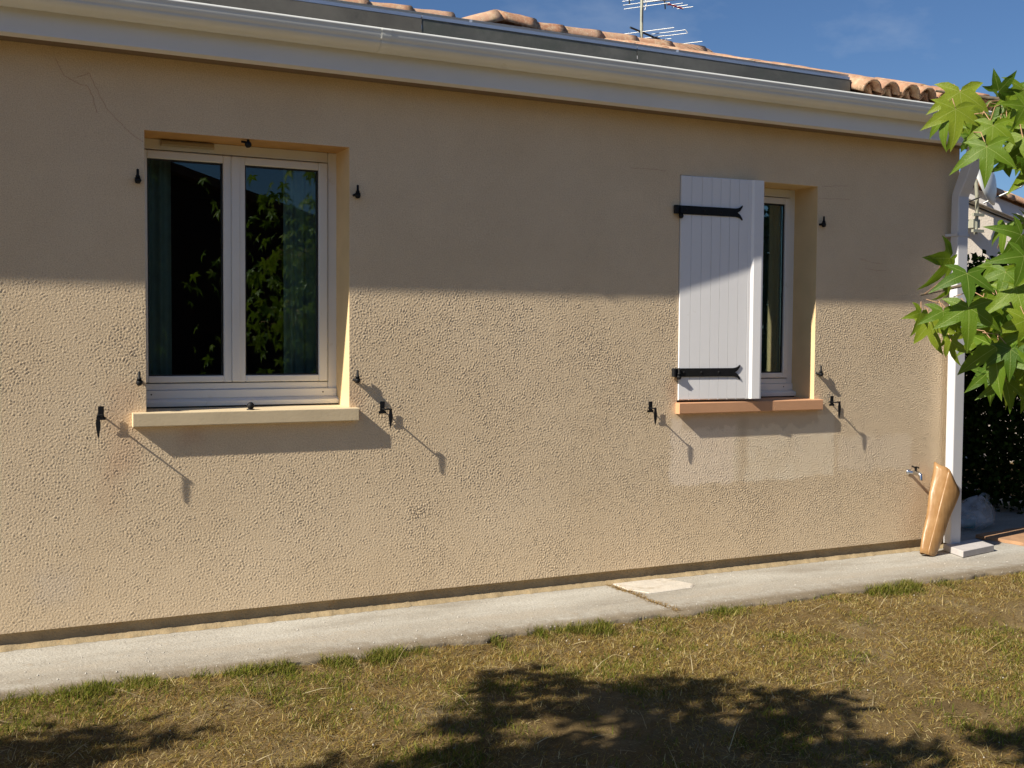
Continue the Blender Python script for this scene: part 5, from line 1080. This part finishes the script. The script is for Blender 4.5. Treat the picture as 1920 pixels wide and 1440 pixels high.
# blobs: centre from the trunk foot, radii
SB_ = [(0.988, 1.017, 2.35, 0.206, 0.26, 0.12), (0.232, 0.658, 2.7, 0.146, 0.2, 0.12), (0.435, 0.498, 3.05, 0.399, 0.24, 0.18), (1.545, 0.323, 2.525, 0.195, 0.2, 0.1), (-0.152, 0.213, 2.875, 0.339, 0.25, 0.18), (1.138, 0.147, 2.35, 0.56, 0.35, 0.2), (1.212, -0.192, 2.7, 0.246, 0.14, 0.12), (-0.815, 0.368, 3.05, 0.205, 0.12, 0.1), (-0.895, 1.053, 2.525, 0.366, 0.18, 0.12), (-1.602, 0.813, 2.875, 0.446, 0.18, 0.12), (-0.342, 1.047, 2.35, 0.138, 0.06, 0.05), (1.732, -0.272, 2.7, 0.175, 0.16, 0.1), (1.485, -0.582, 3.05, 0.296, 0.2, 0.12), (-0.975, 0.453, 2.525, 0.41, 0.25, 0.2), (-0.402, -0.337, 2.875, 0.665, 0.4, 0.3)]

leafcloud('crown', SB_, 6500, .085, G, M['hedgeleaf'], st, 9)

# ================================================================ GRASS
def blades(name, n, xr, yr, sampler, L, W, up_, cols, seed, lean=.5, **kw):
    rs = np.random.RandomState(seed); x, y = sampler(rs, n); n = len(x)
    bk = 0
    z = -.022+bumps(x, y)*np.clip((-y-.60)/.15, .15, 1)-.002
    az = rs.uniform(0, 2*np.pi, n); el = np.clip(rs.normal(up_, .28, n), .02, 1.5); l = L*rs.uniform(.45, 1.35, n); w = W*rs.uniform(.6, 1.3, n)
    d = np.stack([np.cos(az)*np.cos(el), np.sin(az)*np.cos(el), np.sin(el)], 1); s = np.stack([-np.sin(az), np.cos(az), rs.uniform(-.5, .5, n)], 1); s /= np.linalg.norm(s, axis=1, keepdims=True)
    P0 = np.stack([x, y, z], 1); bend = np.stack([np.cos(az), np.sin(az), -np.ones(n)*.8], 1)*(l*lean*rs.uniform(.2, 1, n))[:, None]*.35
    A = P0-s*w[:, None]/2; B = P0+s*w[:, None]/2; m1 = P0+d*(l*.55)[:, None]; C_ = m1+s*w[:, None]*.4; D_ = m1-s*w[:, None]*.4; T = P0+d*l[:, None]+bend
    T[:, 2] = np.maximum(T[:, 2], z+.002); T2 = T+s*w[:, None]*.05
    v = np.stack([A, B, C_, D_, T, T2], 1).reshape(-1, 3); i = np.arange(n)*6; f = np.concatenate([np.stack([i, i+1, i+2, i+3], 1), np.stack([i+3, i+2, i+5, i+4], 1)])
    me = fastmesh(name, v, f); me.materials.append(M['blade'])
    c = np.array(cols)[rs.randint(0, len(cols), n)]*rs.uniform(.7, 1.25, (n, 1)); c = np.concatenate([c, np.ones((n, 1))], 1)
    at = me.color_attributes.new('col', 'FLOAT_COLOR', 'POINT'); at.data.foreach_set('color', np.repeat(c, 6, 0).astype(np.float32).ravel())
    print(name, n); return link(name, me, None, kind='stuff', **kw)
def field(x, y, k, s):
    rs = np.random.RandomState(s); z = np.zeros_like(x)
    for _ in range(7):
        t = rs.uniform(0, 6.28); kk = k*rs.uniform(.6, 1.7); z += np.sin(kk*(x*math.cos(t)+y*math.sin(t))+rs.uniform(0, 6.28))
    return z/7
DRY = [(.37, .25, .088), (.46, .335, .135), (.28, .17, .052), (.58, .48, .24), (.20, .125, .036), (.35, .28, .075), (.27, .21, .052), (.32, .24, .07)]
GRN = [(.13, .165, .022), (.165, .195, .03), (.10, .13, .018), (.24, .235, .05), (.23, .20, .045), (.155, .175, .025)]
def area(rs, n):
    x = rs.uniform(-.5, 7.0, n); y = rs.uniform(-3.0, -.61, n); m = x < 1.3*(y+5)+.7
    return x[m], y[m]
def s_dry(rs, n):
    x, y = area(rs, n); k = field(x, y, 4, 1)+.5*field(x, y, 15, 2); m = rs.uniform(-.75, .40, len(x)) < k; m &= y < EDGE(x)-.005; return x[m], y[m]
def s_grn(rs, n):
    x, y = area(rs, n); k = field(x, y, 6, 11)+.8*field(x, y, 19, 12)+.10*field(x, y, 2, 3); m = (k+np.where(x < 1.4, .25*np.clip((y+1.1)/.4, 0, 1), 0) > rs.uniform(.02, .75, len(x))) & (y < EDGE(x)-.005); return x[m], y[m]
def s_edge(rs, n):
    x = rs.uniform(-.3, 7.0, n); y = EDGE(x)+.012-np.abs(rs.normal(0, .065, n)); k = field(x, x*0, 7, 21)+1.2*field(x, x*0, 23, 22)+.7*field(x, x*0, 50, 23)+np.clip(.15-.10*x, -.3, .15)
    m = k > rs.uniform(-.15, .9, n); return x[m], y[m]
blades('dry_grass', 470000, 0, 0, s_dry, .028, .0025, .42, DRY, 31, label='short dry straw-coloured grass over the bare lawn', category='grass')
blades('green_grass', 200000, 0, 0, s_grn, .032, .0028, .75, GRN, 32, label='sparse green grass tufts scattered over the dry lawn', category='grass')
blades('edge_grass', 90000, 0, 0, s_edge, .042, .0028, .90, GRN+[(.32, .28, .10), (.30, .24, .08)], 33, label='taller green grass growing along the edge of the concrete strip', category='grass')
def s_straw(rs, n):
    x, y = area(rs, n); m = y < -.68; return x[m], y[m]
blades('straw_stalks', 900, 0, 0, s_straw, .12, .0030, .10, [(.55, .46, .28), (.48, .38, .2)], 34, .3, label='long pale straw stalks lying on the lawn', category='straw')
def s_joint(rs, n):
    t = rs.uniform(-.62, .0, n); return 3.091+rs.normal(0, .012, n)+.01*np.sin(t*20), t
o = blades('joint_moss', 1300, 0, 0, s_joint, .022, .0025, .3, [(.42, .28, .11), (.34, .22, .09), (.25, .17, .06)], 35, label='dry orange-brown moss in the joint of the concrete strip', category='moss')
o.location[2] = .02
# pebbles and chalk bits
rs = np.random.RandomState(6); q = MB()
for i in range(420):
    x = rs.uniform(0, 6); y = rs.uniform(-2.8, -.1) if i % 2 else rs.uniform(-.62, -.03); r = rs.uniform(.0015, .0045)*(1.3 if rs.rand() < .1 else 1); z = -.018 if y < -.64 else .0015
    q.v, n0 = q.v, len(q.v); q.add([(x+r, y, z), (x, y+r, z), (x-r, y, z), (x, y-r, z), (x, y, z+r*1.1), (x, y, z-r)], [(0, 1, 4), (1, 2, 4), (2, 3, 4), (3, 0, 4)])
q.build('pebbles', simple('pale_grit', (.5, .47, .42), .9, .3, 50), kind='stuff', label='scattered pale grit on the strip and the lawn', category='grit')
